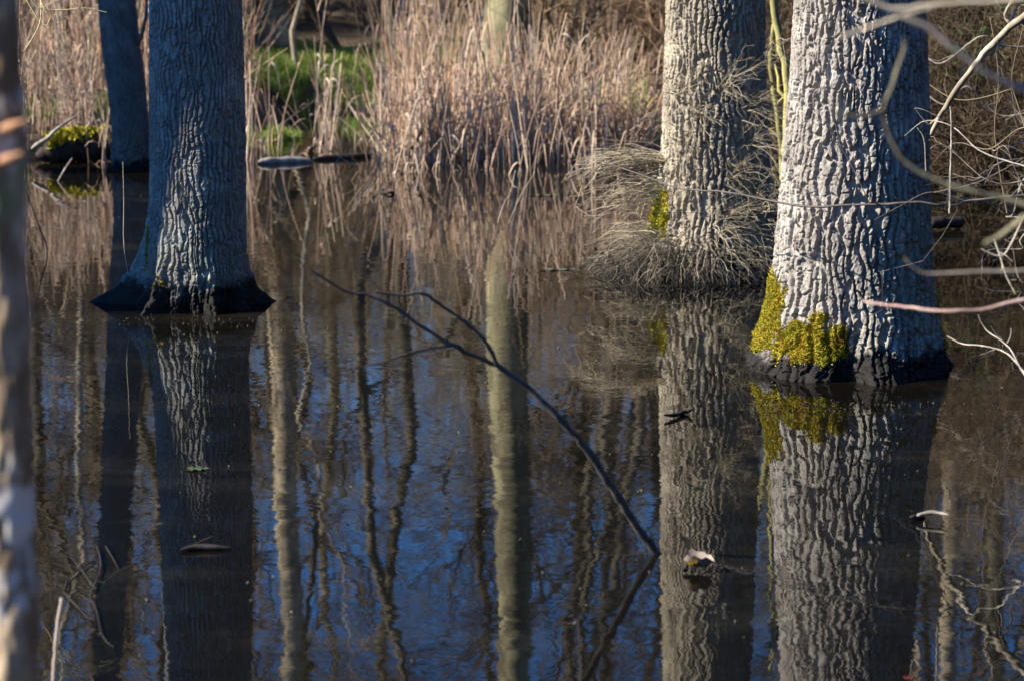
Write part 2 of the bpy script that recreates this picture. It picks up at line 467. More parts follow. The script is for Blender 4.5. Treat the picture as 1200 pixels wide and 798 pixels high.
def tree_meshes(seed, height, r0, crown_from, lean=(0, 0), wob=0.02, limbs=18, sub=8, tw=7, fine=4, twigr=0.0035, col=(1, 1, 1), ang=50, lr=0.42):
    g = np.random.default_rng(seed)
    n = 16
    s = np.linspace(0, 1, n)
    P = np.zeros((1, n, 3))
    W = np.cumsum(g.normal(size=(n, 2)) * wob, axis=0); W -= W[0]
    P[0, :, 0] = lean[0] * s * height + W[:, 0] * height * 0.12
    P[0, :, 1] = lean[1] * s * height + W[:, 1] * height * 0.12
    P[0, :, 2] = s * (height + 0.3) - 0.3
    Rr = (r0 * (1 - 0.88 * s ** 0.9) * (1 + 0.35 * np.exp(-s * height / 0.25)))[None]
    tb = Buf(); tb.tubes(P, Rr, 12, col)
    cb = Buf()
    lp, lrad = grow(P, Rr, limbs, crown_from, 0.97, lr, 0.5, 8, ang, 0.35, 0.12, seed + 1, twigr * 2)
    cb.tubes(lp, lrad, 5, col)
    sp, srad = grow(lp, lrad, sub, 0.15, 0.98, 0.48, 0.55, 6, 45, 0.4, 0.05, seed + 2, twigr * 1.3)
    cb.tubes(sp, srad, 4, col)
    if tw:
        tp, trad = grow(sp, srad, tw, 0.15, 0.98, 0.5, 0.6, 4, 42, 0.45, 0.0, seed + 3, twigr)
        cb.tubes(tp, trad, 3, col)
        if fine:
            fp, frad = grow(tp, trad, fine, 0.2, 0.95, 0.55, 0.7, 3, 40, 0.4, -0.05, seed + 4, twigr * 0.8)
            cb.tubes(fp, frad, 3, col)
    return tb, cb

def hero_crown(tree, base, ztop, rtop, z0, seed, matname):
    """limbs and twigs high on a big trunk"""
    n = 10
    s = np.linspace(0, 1, n)
    P = np.zeros((1, n, 3)); P[0] = [base[0], base[1], 0]; P[0, :, 2] = z0 + s * (ztop - z0)
    Rr = np.full((1, n), rtop)
    cb = Buf()
    lp, lrad = grow(P, Rr, 9, 0.25, 1.0, 0.8, 0.45, 8, 55, 0.4, 0.15, seed, 0.02)
    cb.tubes(lp, lrad, 6)
    sp, srad = grow(lp, lrad, 6, 0.3, 0.98, 0.5, 0.5, 6, 45, 0.4, 0.05, seed + 1, 0.006)
    cb.tubes(sp, srad, 4)
    tp, trad = grow(sp, srad, 5, 0.3, 0.98, 0.5, 0.5, 4, 45, 0.4, 0, seed + 2, 0.004)
    cb.tubes(tp, trad, 3)
    return cb.build('crown', M[matname], tree)

def moss_tufts(buf, pts, nrm, length, g, cols):
    """soft little moss shoots standing on a surface"""
    m = len(pts)
    d = nrm + g.normal(size=(m, 3)) * 0.55; d[:, 2] += 0.25
    d /= np.linalg.norm(d, axis=1, keepdims=True)
    ln = length * g.uniform(0.5, 1.4, m)
    s = np.array([0, 0.5, 1.0])
    P = pts[:, None, :] + d[:, None, :] * (ln[:, None, None] * s[None, :, None])
    W = np.stack([0.35 * ln, 0.28 * ln, 0.04 * ln], 1)
    sd = np.cross(d, g.normal(size=(m, 3))); sd /= np.linalg.norm(sd, axis=1, keepdims=True)
    q = noise3(pts[:, 0] * 22, pts[:, 1] * 22, pts[:, 2] * 22, 3) * 0.5 + 0.5 + g.normal(size=m) * 0.12
    c = cols[np.clip((q * len(cols)).astype(int), 0, len(cols) - 1)] * g.uniform(0.85, 1.12, (m, 1))
    buf.strips(P, W, sd, c)

def moss_mat(buf, V, TH, Z, mask_fn, lift, cols):
    """a soft continuous cushion lying over the bark where the mask is high"""
    m = mask_fn(TH, Z) + 0.25 * fbm(np.cos(TH) * 14, np.sin(TH) * 14, Z * 40, 17, 3)
    nz, n = V.shape[:2]
    rows, cs = np.where((m[:-1, :-1] > 0.42) & (m[1:, 1:] > 0.42))
    nr = np.stack([np.cos(TH), np.sin(TH), np.zeros_like(TH)], -1)
    up = lift * np.clip(m, 0, 1) * (0.75 + 0.6 * fbm(np.cos(TH) * 30, np.sin(TH) * 30, Z * 90, 5, 3)) + 0.001
    S = V + nr * up[..., None]
    q = np.clip(0.5 + 0.5 * noise3(V[..., 0] * 22, V[..., 1] * 22, V[..., 2] * 22, 3), 0, 0.999)
    C = cols[(q * len(cols)).astype(int)] * 0.75
    i = rows * n + cs
    Q = np.stack([i, i + 1, i + n + 1, i + n], -1)
    used, inv = np.unique(Q, return_inverse=True)
    buf.add(S.reshape(-1, 3)[used], inv.reshape(-1, 4), None, C.reshape(-1, 3)[used])

def pick_surface(V, TH, Z, mask_fn, count, g):
    """random points of the trunk grid where the mask is high; returns points + outward normals"""
    idx = np.argwhere(mask_fn(TH, Z) > g.uniform(0, 1, TH.shape))
    sel = idx[g.integers(0, len(idx), count)]
    p = V[sel[:, 0], sel[:, 1]]
    t = TH[sel[:, 0], sel[:, 1]]
    return p + g.normal(size=p.shape) * 0.003, np.stack([np.cos(t), np.sin(t), np.full(len(t), 0.15)], 1)

MOSSCOL = np.array([(0.72, 0.72, 0.6), (0.95, 0.98, 0.8), (1.1, 1.0, 0.9), (1.05, 0.95, 0.8), (0.98, 0.68, 0.75)])

# --- right oak
YR = 11.42
bR = on_y(992, 440, YR); bR[2] = 0
t_right = thing('oak_tree', 'broad sunlit oak trunk at the right with yellow-green moss on its flared base', 'tree', bR, 'big oaks standing in the pond')
prof = prof_from_px([(0, 932, 1085), (100, 926, 1087), (200, 917, 1088), (300, 908, 1092), (350, 902, 1095), (390, 891, 1100), (415, 881, 1107), (432, 873, 1113), (446, 867, 1117)], YR)
prof.append((-0.4, prof[-1][1], prof[-1][2] + 0.05))
lobesR = [(-135, 0.03, 0.1, 0.08), (-84, 0.03, 0.08, 0.06), (-60, -0.02, 0.12, 0.08), (-30, 0.03, 0.1, 0.1), (-97, -0.085, 0.13, 0.16), (-118, 0.05, 0.14, 0.25), (-75, 0.05, 0.12, 0.28), (-45, -0.04, 0.15, 0.2), (60, 0.1, 0.2, 0.3), (130, 0.08, 0.2, 0.3), (-160, 0.02, 0.15, 0.2)]
o, V, TH, Z = hero_trunk(bR, prof, lobesR, dict(cw=0.036, ch=0.18, seed=5, depth=0.026), 'oak', t_right)
g = np.random.default_rng(21)
def mR(th, z):
    a = np.degrees(np.angle(np.exp(1j * (th - R(-125)))))
    edge = noise3(np.cos(th) * 9, np.sin(th) * 9, z * 14, 4) * 0.05
    low = smooth(0.05, 0.10, z + edge) * (1 - smooth(0.19, 0.25, z + edge * 1.4)) * (1 - smooth(22, 30, np.abs(a)))
    b2 = np.degrees(np.angle(np.exp(1j * (th - R(-172)))))
    left = smooth(0.07, 0.11, z + edge) * (1 - smooth(0.33, 0.44, z + edge)) * (1 - smooth(16, 24, np.abs(b2)))
    back = smooth(0.06, 0.1, z) * (1 - smooth(0.25, 0.4, z)) * (1 - smooth(6, 16, np.abs(np.degrees(np.angle(np.exp(1j * th)))))) * 0.5
    return np.clip(np.maximum(low, left) + back, 0, 1)
p, n_ = pick_surface(V, TH, Z, mR, 30000, g)
mb = Buf(); moss_mat(mb, V, TH, Z, mR, 0.005, MOSSCOL); moss_tufts(mb, p + n_ * 0.006, n_, 0.0065, g, MOSSCOL)
tag(mb.build('moss', M['moss'], o), 'yellow-green moss with rusty edges')
hero_crown(t_right, bR, 9.0, 0.13, 4.3, 31, 'oak')

# --- left oak
YL = 13.15
bL = on_y(233, 355, YL); bL[2] = 0
t_left = thing('oak_tree', 'grey oak trunk left of centre, mostly in blue shade, with spreading buttress roots', 'tree', bL, 'big oaks standing in the pond')
prof = prof_from_px([(0, 175, 283), (100, 176, 286), (200, 176, 288), (290, 175, 288), (330, 174, 288), (358, 172, 289)], YL)
prof.append((-0.4, prof[-1][1], prof[-1][2] + 0.02))
lobesL = [(166, 0.33, 0.19, 0.13), (22, 0.17, 0.11, 0.15), (-162, 0.07, 0.12, 0.12), (-146, -0.05, 0.3, 0.12), (-128, 0.13, 0.16, 0.13), (-110, 0.02, 0.1, 0.07), (-66, 0.07, 0.13, 0.11), (-95, -0.04, 0.2, 0.12), (-40, -0.045, 0.2, 0.12), (-22, 0.05, 0.1, 0.1), (70, 0.2, 0.2, 0.25), (125, 0.15, 0.2, 0.25)]
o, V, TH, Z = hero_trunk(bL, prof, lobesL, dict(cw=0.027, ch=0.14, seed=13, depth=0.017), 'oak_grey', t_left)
def mL(th, z):
    b2 = np.degrees(np.angle(np.exp(1j * (th - R(186)))))
    return smooth(0.16, 0.24, z) * (1 - smooth(0.34, 0.46, z)) * (1 - smooth(4, 12, np.abs(b2))) * 0.8 + \
        0.25 * smooth(0.1, 0.14, z) * (1 - smooth(0.16, 0.24, z)) * (1 - smooth(3, 9, np.abs(np.degrees(np.angle(np.exp(1j * (th - R(-128))))))))
p, n_ = pick_surface(V, TH, Z, mL, 900, g)
mb = Buf(); moss_tufts(mb, p, n_, 0.012, g, MOSSCOL * 0.8)
mb.build('moss', M['moss'], o)
hero_crown(t_left, bL, 9.0, 0.10, 4.6, 37, 'oak_grey')

# --- middle oak wrapped in twigs
YM = 14.55
bM = on_y(838, 310, YM); bM[2] = 0
t_mid = thing('oak_tree', 'pale oak behind the right-hand oak, wrapped in sprays of fine dry twigs', 'tree', bM, 'big oaks standing in the pond')
prof = prof_from_px([(0, 781, 896), (100, 778, 898), (200, 773, 902), (260, 768, 906), (310, 762, 912)], YM)
prof.append((-0.4, prof[-1][1], prof[-1][2] + 0.02))
lobesM = [(180, 0.12, 0.15, 0.3), (-100, 0.1, 0.15, 0.3), (-30, 0.1, 0.15, 0.3)]
o_mid, VM, THM, ZM = hero_trunk(bM, prof, lobesM, dict(cw=0.037, ch=0.18, seed=23, depth=0.028), 'oak_back', t_mid, res=0.0042)
def mM(th, z):
    b2 = np.degrees(np.angle(np.exp(1j * (th - R(-165)))))
    e = noise3(np.cos(th) * 8, np.sin(th) * 8, z * 10, 9) * 0.06
    return smooth(0.2, 0.26, z + e) * (1 - smooth(0.42, 0.5, z + e)) * (1 - smooth(14, 22, np.abs(b2)))
p, n_ = pick_surface(VM, THM, ZM, mM, 2200, g)
mb = Buf(); moss_mat(mb, VM, THM, ZM, mM, 0.012, MOSSCOL[1:3] * 1.2); moss_tufts(mb, p + n_ * 0.012, n_, 0.012, g, MOSSCOL[1:3] * 1.2)
tag(mb.build('moss', M['moss'], o_mid), 'bright yellow-green moss cushion')
hero_crown(t_mid, bM, 9.0, 0.12, 4.3, 41, 'oak_back')

# --- back-left leaning alder
YA = 20.1
bA = on_y(153, 190, YA); bA[2] = 0
t_ald = thing('alder_tree', 'dark blue-shaded leaning tree behind the left oak, bent trunk with one thin side branch', 'tree', bA)
prof = prof_from_px([(0, 115, 159), (50, 119, 164), (100, 125, 171), (150, 131, 175), (192, 132, 176)], YA)
prof.append((-0.4, prof[-1][1], prof[-1][2]))
o, V, TH, Z = hero_trunk(bA, prof, [(180, 0.03, 0.1, 0.3), (0, 0.03, 0.1, 0.3)], dict(cw=0.032, ch=0.13, seed=33, depth=0.010), 'alder', t_ald, res=0.009, lean=(-0.08, 0.0))
cb = Buf()
pts = np.array([on_y(160, 52, YA - 0.05), on_y(166, 42, YA - 0.1), on_y(171, 20, YA - 0.12), on_y(173, -20, YA - 0.1), on_y(176, -90, YA)])
cb.tubes(pts, np.array([0.022, 0.018, 0.014, 0.012, 0.006]), 6)
cb.build('side_branch', M['dark_bark'], t_ald)
hero_crown(t_ald, (prof[0][1] - 0.3, YA), 9.0, 0.07, 3.2, 43, 'alder')

# ------------------------------------------------------------------ twig sprays on the middle oak
def spray(start, dirs, ln, r, g, droop, sub=3, cols=None):
    """bundle of fine arching twigs; dirs (m,3)"""
    m = len(dirs); n = 7
    s = np.linspace(0, 1, n)
    W = np.cumsum(g.normal(size=(m, n, 3)) * 0.10, axis=1) / n; W -= W[:, :1]
    P = start[:, None, :] + ln[:, None, None] * (dirs[:, None, :] * s[None, :, None] + W * 2.2)
    P[..., 2] -= droop * ln[:, None] * s[None, :] ** 2
    rad = r * (1 - 0.7 * s)[None, :] * g.uniform(0.7, 1.3, (m, 1))
    c = np.ones((m, 3)) * g.uniform(0.3, 1.15, (m, 1))
    bufs = [(P, rad, c)]
    if sub:
        sp, sr = grow(P, rad, sub, 0.2, 0.95, 0.42, 0.7, 4, 32, 0.4, -0.25, int(g.integers(1e6)), r * 0.5)
        bufs.append((sp, sr, np.repeat(c, sub, 0)))
    return bufs

g = np.random.default_rng(51)
def on_mid(px, py, side=-1):
    """point on the middle oak's front surface"""
    p = on_y(px, py, YM)
    r = 0.29
    dx = np.clip((p[0] - bM[0]) / r, -0.98, 0.98)
    p[1] = YM - r * math.sqrt(1 - dx * dx)
    return p
clusters = [(779, 188, (-1, -0.3, 0.24), 0.12, 0.50, 100), (777, 222, (-1, -0.25, 0.16), 0.12, 0.42, 100), (772, 268, (-1, -0.4, 0.1), 0.16, 0.34, 50),   # px, py, mean direction (x,y,z), spread, length, count
    
    (788, 110, (0.6, -0.8, 0.3), 0.5, 0.30, 60), (812, 135, (0.2, -0.9, 0.2), 0.6, 0.26, 55), (845, 100, (0.7, -0.6, 0.35), 0.5, 0.30, 60),
    (870, 165, (0.8, -0.5, 0.2), 0.5, 0.30, 60), (880, 215, (0.8, -0.6, 0.1), 0.5, 0.28, 60), (868, 120, (0.9, -0.3, 0.3), 0.45, 0.32, 55),
    (850, 200, (0.5, -0.9, 0.3), 0.5, 0.24, 50), (835, 255, (0.7, -0.8, 0.25), 0.5, 0.32, 70), (880, 250, (0.7, -0.7, 0.25), 0.5, 0.30, 70), (800, 165, (-0.4, -0.9, 0.15), 0.5, 0.22, 45),
    (890, 60, (0.6, -0.6, 0.3), 0.5, 0.30, 35), (795, 205, (0.1, -1, 0.1), 0.6, 0.2, 40)]
for ci, (px, py, d, sp_, ln, cnt) in enumerate(clusters):
    s0 = on_mid(px, py)
    cnt = int(cnt * 0.5)
    dirs = np.array(d)[None, :] + g.normal(size=(cnt, 3)) * sp_
    dirs /= np.linalg.norm(dirs, axis=1, keepdims=True)
    b = Buf()
    st = s0[None, :] + g.normal(size=(cnt, 3)) * np.array([0.025, 0.015, 0.03])
    for P, rad, c in spray(st, dirs, ln * g.uniform(0.55, 1.25, cnt), 0.0026 if ci < 3 else 0.0021, g, 0.12 if ci > 2 else 0.24, 1 if ci < 3 else 2):
        b.tubes(P, rad, 3, c * (1.5 if ci < 3 else 1.0))
    b.build('twig_spray', M['dry_twig'], t_mid)

# dome of drooping twigs round its foot
t_th = thing('twig_thicket', 'dome of grey-brown drooping twigs at the waterline round the foot of the pale middle oak', 'brushwood', (bM[0] - 0.1, YM - 0.2, 0))
b = Buf(); cnt = 420
a = g.uniform(0, 2 * PI, cnt)
cx0 = bM[0] - 0.10
st = np.stack([cx0 + 0.27 * np.cos(a) + g.normal(size=cnt) * 0.06, YM - 0.1 + 0.27 * np.sin(a) + g.normal(size=cnt) * 0.06, g.uniform(0.08, 0.24, cnt)], 1)
dirs = np.stack([np.cos(a) * 1.0, np.sin(a) * 0.85, g.uniform(-0.05, 0.3, cnt)], 1) + g.normal(size=(cnt, 3)) * 0.3
dirs /= np.linalg.norm(dirs, axis=1, keepdims=True)
for P, rad, c in spray(st, dirs, g.uniform(0.2, 0.5, cnt), 0.0022, g, 0.4, 2):
    P[..., 2] = np.maximum(P[..., 2], -0.02)
    b.tubes(P, rad, 3, c * np.where(np.random.default_rng(5).uniform(size=(len(c), 1)) < 0.3, 0.95, 0.4))  # most twigs tinted dark, putting the dome's shade into their colour
b.build('outer_twigs', M['dry_twig'], t_th)
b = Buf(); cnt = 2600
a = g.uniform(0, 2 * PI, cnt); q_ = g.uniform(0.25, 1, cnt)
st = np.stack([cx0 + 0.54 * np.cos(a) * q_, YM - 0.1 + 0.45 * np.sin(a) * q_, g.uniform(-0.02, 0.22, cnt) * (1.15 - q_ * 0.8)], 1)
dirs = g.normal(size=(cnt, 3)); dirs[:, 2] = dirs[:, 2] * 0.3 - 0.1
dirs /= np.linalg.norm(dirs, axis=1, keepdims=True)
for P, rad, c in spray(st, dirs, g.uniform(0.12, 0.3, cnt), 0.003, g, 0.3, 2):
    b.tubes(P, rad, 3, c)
b.build('inner_twigs', M['branch'], t_th)  # dark colour stands in for the shade inside the dome

# ------------------------------------------------------------------ background woodland
def proto_tree(name, label, group, loc, barkmat, **kw):
    t = thing(name, label, 'tree', (0, 0, 0), group)
    tb, cb = tree_meshes(**kw)
    tb.build('trunk', M[barkmat], t)
    cb.build('crown', M['twig'] if barkmat != 'mossy_bark' else M['mossy_bark'], t)
    t.location = loc
    return t
GR = 'bare trees in the wood beyond the reeds'
# named individuals whose trunks or mirror images can be picked out
def at_d(px, d): return (float((px - 600) / F * d), d, gz((px - 600) / F * d, d))
protos = []
protos.append(proto_tree('bare_tree', 'stout pale-and-dark trunk rising behind the reeds at centre, mirrored far down the pond', GR, at_d(593, 24.6), 'mossy_bark', seed=101, height=18, r0=0.235, crown_from=0.6, lean=(0.0, 0.0), wob=0.015, col=(1.0, 1.0, 0.9)))
protos.append(proto_tree('bare_tree', 'pale-barked tree just right of the left oak, mirrored as a bright wavering stripe', GR, at_d(318, 30), 'pale_bark', seed=111, height=18, r0=0.19, crown_from=0.58, lean=(0.02, 0), wob=0.02, col=(1.1, 1.05, 0.95)))
protos.append(proto_tree('bare_tree', 'slim brown bare tree in the wood beyond the reeds', GR, at_d(690, 31), 'dark_bark', seed=121, height=13.0, r0=0.11, crown_from=0.5, lean=(-0.02, 0), wob=0.09))
protos.append(proto_tree('bare_tree', 'crooked young tree with a wavy pale stem at far left behind the reeds', GR, at_d(62, 27), 'pale_bark', seed=131, height=14, r0=0.05, crown_from=0.6, lean=(-0.02, 0), wob=0.12, limbs=12, col=(1.15, 1.1, 1.0)))
protos.append(proto_tree('bare_tree', 'tall dense-crowned grey tree in the wood beyond the reeds', GR, at_d(905, 33), 'dark_bark', seed=141, height=13.0, r0=0.15, crown_from=0.25, lean=(0.02, 0), wob=0.05, limbs=18))
protos.append(proto_tree('bare_tree', 'crooked dark thin tree behind the reeds left of centre, mirrored as a black zigzag', GR, at_d(510, 29), 'dark_bark', seed=151, height=16, r0=0.085, crown_from=0.55, lean=(-0.03, 0), wob=0.16, limbs=14))
protos.append(proto_tree('bare_tree', 'mossy dark trunk at the back, above the green grass', GR, at_d(312, 36), 'mossy_bark', seed=161, height=18, r0=0.17, crown_from=0.6, lean=(-0.01, 0), wob=0.05))
kinds = {2: 'slim brown bare tree in the wood beyond the reeds', 3: 'thin pale-stemmed bare sapling in the wood beyond the reeds', 4: 'tall dense-crowned grey tree in the wood beyond the reeds',
         0: 'stout mossy-barked bare tree deep in the wood', 5: 'crooked dark-stemmed bare tree in the wood beyond the reeds', 6: 'mossy dark-barked bare tree in the wood'}
spots = []
g = np.random.default_rng(61)
hand = [(350, 28, 3, 0.6), (640, 28.5, 5, 0.85), (668, 33, 2, 1.0), (735, 30, 2, 0.9), (818, 27, 3, 1.1), (1130, 28, 1, 0.8), (1165, 30, 6, 0.9), (470, 34, 2, 1.1),
        (405, 31, 5, 0.8), (200, 33, 2, 1.0), (120, 30, 5, 1.0), (20, 29, 2, 1.0), (545, 36, 4, 0.9), (760, 37, 4, 1.0), (860, 41, 0, 0.9), (1050, 32, 5, 1.0), (1090, 24, 3, 0.9), (250, 40, 4, 1.05), (-60, 30, 4, 1), (1260, 27, 4, 1), (385, 45, 6, 0.9), (985, 29, 2, 1.0)]
hand += [(30, 35, 4, 1.0), (95, 38, 4, 0.95), (160, 35, 4, 1.0), (225, 39, 4, 1.0), (275, 37, 2, 1.0), (-30, 38, 4, 1.1), (700, 36, 4, 1.0), (745, 40, 4, 1.0), (800, 38, 2, 1.05), (950, 37, 4, 1.0), (1010, 40, 4, 1.0), (1110, 36, 4, 0.9), (1180, 39, 4, 1.0)]
for (px, d, kd, sc_) in hand: spots.append((px, d, kd, sc_))
for i in range(34):
    d = 42 + 44 * (i / 34.0) + g.uniform(-2, 2)
    px = g.uniform(-420, 1620)
    sc_ = g.uniform(0.6, 0.95)
    spots.append((px, d, [2, 4, 5, 2, 6, 4, 0, 3][i % 8], sc_ * 0.72 if 310 < px < 650 else sc_))
for (px, d, kd, sc_) in spots:
    x, y, z = at_d(px, d)
    lab = kinds.get(kd, 'pale-barked bare tree at the right edge of the wood')
    dup(protos[kd], (x, y, z), g.uniform(0, 2 * PI), sc_, lab, GR)

# shrubs
def shrub_mesh(seed, height, spread, stems, sub, tw, twigr, col=(1, 1, 1)):
    g = np.random.default_rng(seed); n = 8
    s = np.linspace(0, 1, n)
    a = g.uniform(0, 2 * PI, stems)
    st = np.stack([0.25 * np.cos(a) * g.uniform(0, 1, stems), 0.25 * np.sin(a) * g.uniform(0, 1, stems), np.full(stems, -0.1)], 1)
    D = np.stack([np.cos(a) * spread * g.uniform(0.1, 1, stems), np.sin(a) * spread * g.uniform(0.1, 1, stems), np.ones(stems)], 1)
    W = np.cumsum(g.normal(size=(stems, n, 3)) * 0.35, axis=1) / n; W -= W[:, :1]
    ln = height * g.uniform(0.5, 1.05, stems)
    P = st[:, None, :] + ln[:, None, None] * (D[:, None, :] * s[None, :, None] + W)
    rad = (twigr * 4.0 * g.uniform(0.6, 1.4, stems))[:, None] * (1 - 0.8 * s)[None]
    b = Buf(); b.tubes(P, rad, 5, col)
    b2 = Buf()
    sp, sr = grow(P, rad, sub, 0.12, 0.98, 0.42, 0.6, 6, 42, 0.45, 0.1, seed + 1, twigr)
    b2.tubes(sp, sr, 4, col)
    tp, tr = grow(sp, sr, tw, 0.15, 0.98, 0.5, 0.7, 4, 40, 0.45, 0.0, seed + 2, twigr * 0.8)
    b2.tubes(tp, tr, 3, col)
    fp, fr = grow(tp, tr, 2, 0.2, 0.95, 0.5, 0.8, 3, 40, 0.45, 0.0, seed + 3, twigr * 0.7)
    b2.tubes(fp, fr, 3, col)
    return b, b2
SG = 'bare shrubs in the undergrowth beyond the pond'
shr = []
for (sd, h, spd, st, sb, tw, lab, col) in [(201, 2.6, 0.5, 16, 9, 5, 'brown bare shrub with many upright stems beyond the reeds', (1.0, 0.9, 0.82)), (211, 3.6, 0.4, 14, 10, 6, 'tall bare shrub with pale twigs beyond the reeds', (1.5, 1.4, 1.2)), (221, 1.9, 0.8, 20, 8, 5, 'low tangled brown shrub beyond the reeds', (1.25, 1.05, 0.9)), (231, 2.2, 0.7, 34, 10, 6, 'dense shrub beyond the reeds, its twigs tinted dark for shade', (0.5, 0.46, 0.42))]:  # last kind: shade put into the twig colour
    t = thing('bare_shrub', lab, 'shrub', (0, 0, 0), SG)
    b1, b2 = shrub_mesh(sd, h, spd, st, sb, tw, 0.0035, col)
    b1.build('stem', M['twig'], t); b2.build('twigs', M['twig'], t)
    shr.append((t, lab))
g = np.random.default_rng(71)
first = [True, True, True, True]
def put_shrub(kd, px, d, sc_, lab=None, group=SG):
    x, y, z = at_d(px, d)
    t, l0 = shr[kd]
    if first[kd] and lab is None:
        first[kd] = False
        t.location = (x, y, z); t.rotation_euler = (0, 0, g.uniform(0, 6)); t.scale = (sc_,) * 3
        return t
    return dup(t, (x, y, z), g.uniform(0, 2 * PI), sc_, lab or l0, group)
for i in range(120):
    d = 25.5 + 32 * (i / 120.0) ** 1.1 + g.uniform(-0.6, 0.6)
    px = g.uniform(-250, 1450)
    if 285 < px < 460 and d < 33: d += 8.5
    put_shrub([0, 1, 2, 3, 0, 3][i % 6], px, d, g.uniform(0.7, 1.2) * (1 + max(0, d - 34) * 0.015))
# tangle at the right edge, its shade carried by the dark-tinted shrubs
for (kd, px, d, sc_) in [(0, 1110, 19.5, 0.9), (2, 1160, 19.0, 1.0), (1, 1210, 19.5, 0.8), (0, 1250, 18.2, 0.9), (2, 1085, 21.5, 1.0), (1, 1140, 22, 0.9), (2, 1215, 21.5, 1.2), (0, 940, 20.8, 0.8), (2, 905, 21.2, 0.9), (0, 1030, 21, 0.9), (2, 860, 22, 0.8), (3, 1100, 20.5, 0.9), (3, 1150, 20.2, 1.0), (3, 1200, 20.0, 1.0), (3, 1240, 19.3, 0.9), (3, 1180, 21.5, 1.1), (3, 1120, 22.5, 1.1), (3, 1060, 22.5, 1.0), (3, 930, 22.3, 1.0), (3, 1170, 24, 1.2), (3, 1230, 23, 1.2), (3, 1095, 19.2, 0.75), (3, 1135, 18.9, 0.85), (3, 1185, 18.8, 0.9), (3, 1225, 18.4, 0.9), (3, 1110, 21.3, 1.0), (3, 1205, 20.9, 1.1)]:
    put_shrub(kd, px, d, sc_, 'tangled bare shrub on the right-hand bank behind the big oaks', 'tangled shrubs on the right-hand bank')

# far wood closing gaps, plus unseen side stems added to block low sky
b = Buf(); g = np.random.default_rng(81)
m = 3200
rr_, an = g.uniform(70, 112, m), g.uniform(R(35), R(145), m)
n = 6; s = np.linspace(0, 1, n)
st = np.stack([rr_ * np.cos(an), rr_ * np.sin(an), 0 * rr_], 1); st[:, 2] = ground(st[:, 0], st[:, 1]) - 0.2
hh = g.uniform(6, 19, m)
open_ = np.abs(st[:, 0] / st[:, 1] + 0.04) < 0.055          # a lighter gap in the wood straight ahead
hh = np.where(open_, np.minimum(hh, 14.5), hh)
W = np.cumsum(g.normal(size=(m, n, 3)) * 0.05, axis=1); W -= W[:, :1]
P = st[:, None, :] + hh[:, None, None] * (np.array([0, 0, 1.0])[None, None, :] * s[None, :, None] + W * 0.5)
xr_, xa = g.uniform(9, 34, 700), g.uniform(R(-125), R(68), 700)  # unseen stems right and behind, added to deepen the shaded sides
xl_, xb = g.uniform(26, 70, 350), g.uniform(R(112), R(158), 350)
st = np.concatenate([st, np.stack([xr_ * np.cos(xa), xr_ * np.sin(xa), 0 * xr_], 1), np.stack([xl_ * np.cos(xb), xl_ * np.sin(xb), 0 * xl_], 1)])
st[m:, 2] = np.maximum(ground(st[m:, 0], st[m:, 1]), -0.2) - 0.1
hh = np.concatenate([hh, g.uniform(3, 13, 700), g.uniform(4, 13, 350)])
m = len(st)
W = np.cumsum(g.normal(size=(m, n, 3)) * 0.05, axis=1); W -= W[:, :1]
P = st[:, None, :] + hh[:, None, None] * (np.array([0, 0, 1.0])[None, None, :] * s[None, :, None] + W * 0.5)
rad = g.uniform(0.03, 0.12, m)[:, None] * (1 - 0.85 * s)[None]
cc = np.ones((m, 3)) * g.uniform(0.8, 1.7, (m, 1)) * np.array([1.0, 0.98, 0.9])
cc[3200:3900] *= 0.3  # those unseen stems tinted dark so they throw little warm bounce
b.tubes(P, rad, 4, cc)
sp, sr = grow(P, rad, 15, 0.12, 0.98, 0.3, 0.45, 4, 50, 0.4, 0.1, 82, 0.014)
b.tubes(sp, sr, 3, np.repeat(cc, 15, 0))
tp, tr = grow(sp, sr, 4, 0.2, 0.98, 0.55, 0.7, 3, 45, 0.4, 0, 83, 0.011)
b.tubes(tp, tr, 3, np.repeat(cc, 60, 0))
tag(b.build('woodland_and_sky_screen', M['twig']), 'bare wood beyond the pond, with unseen stems added round the sides to block skylight', 'woodland', kind='stuff')

# off-frame trees at the left, whose shade falls on the left-hand trunks
OG = 'trees left of the picture that shade the left trunks'
for j, (x, y, r0, hgt, ln) in enumerate([(-5.4, 12.97, 0.24, 11, 0.0), (-6.2, 19.53, 0.30, 12, -0.02)]):
    t = thing('oak_tree', 'large oak out of the picture at the left', 'tree', (x, y, gz(x, y)), OG)
    tb, cb = tree_meshes(seed=301 + j * 10, height=hgt, r0=r0, crown_from=0.75 if j == 0 else 0.5, lean=(ln, -0.13 if j == 0 else 0), wob=0.004, limbs=16, sub=7, tw=4, fine=0, twigr=0.004)
    for q in (tb, cb): q.v = [v + np.array(t.location) for v in q.v]
    tb.build('trunk', M['dark_bark'], t); cb.build('crown', M['twig'], t)

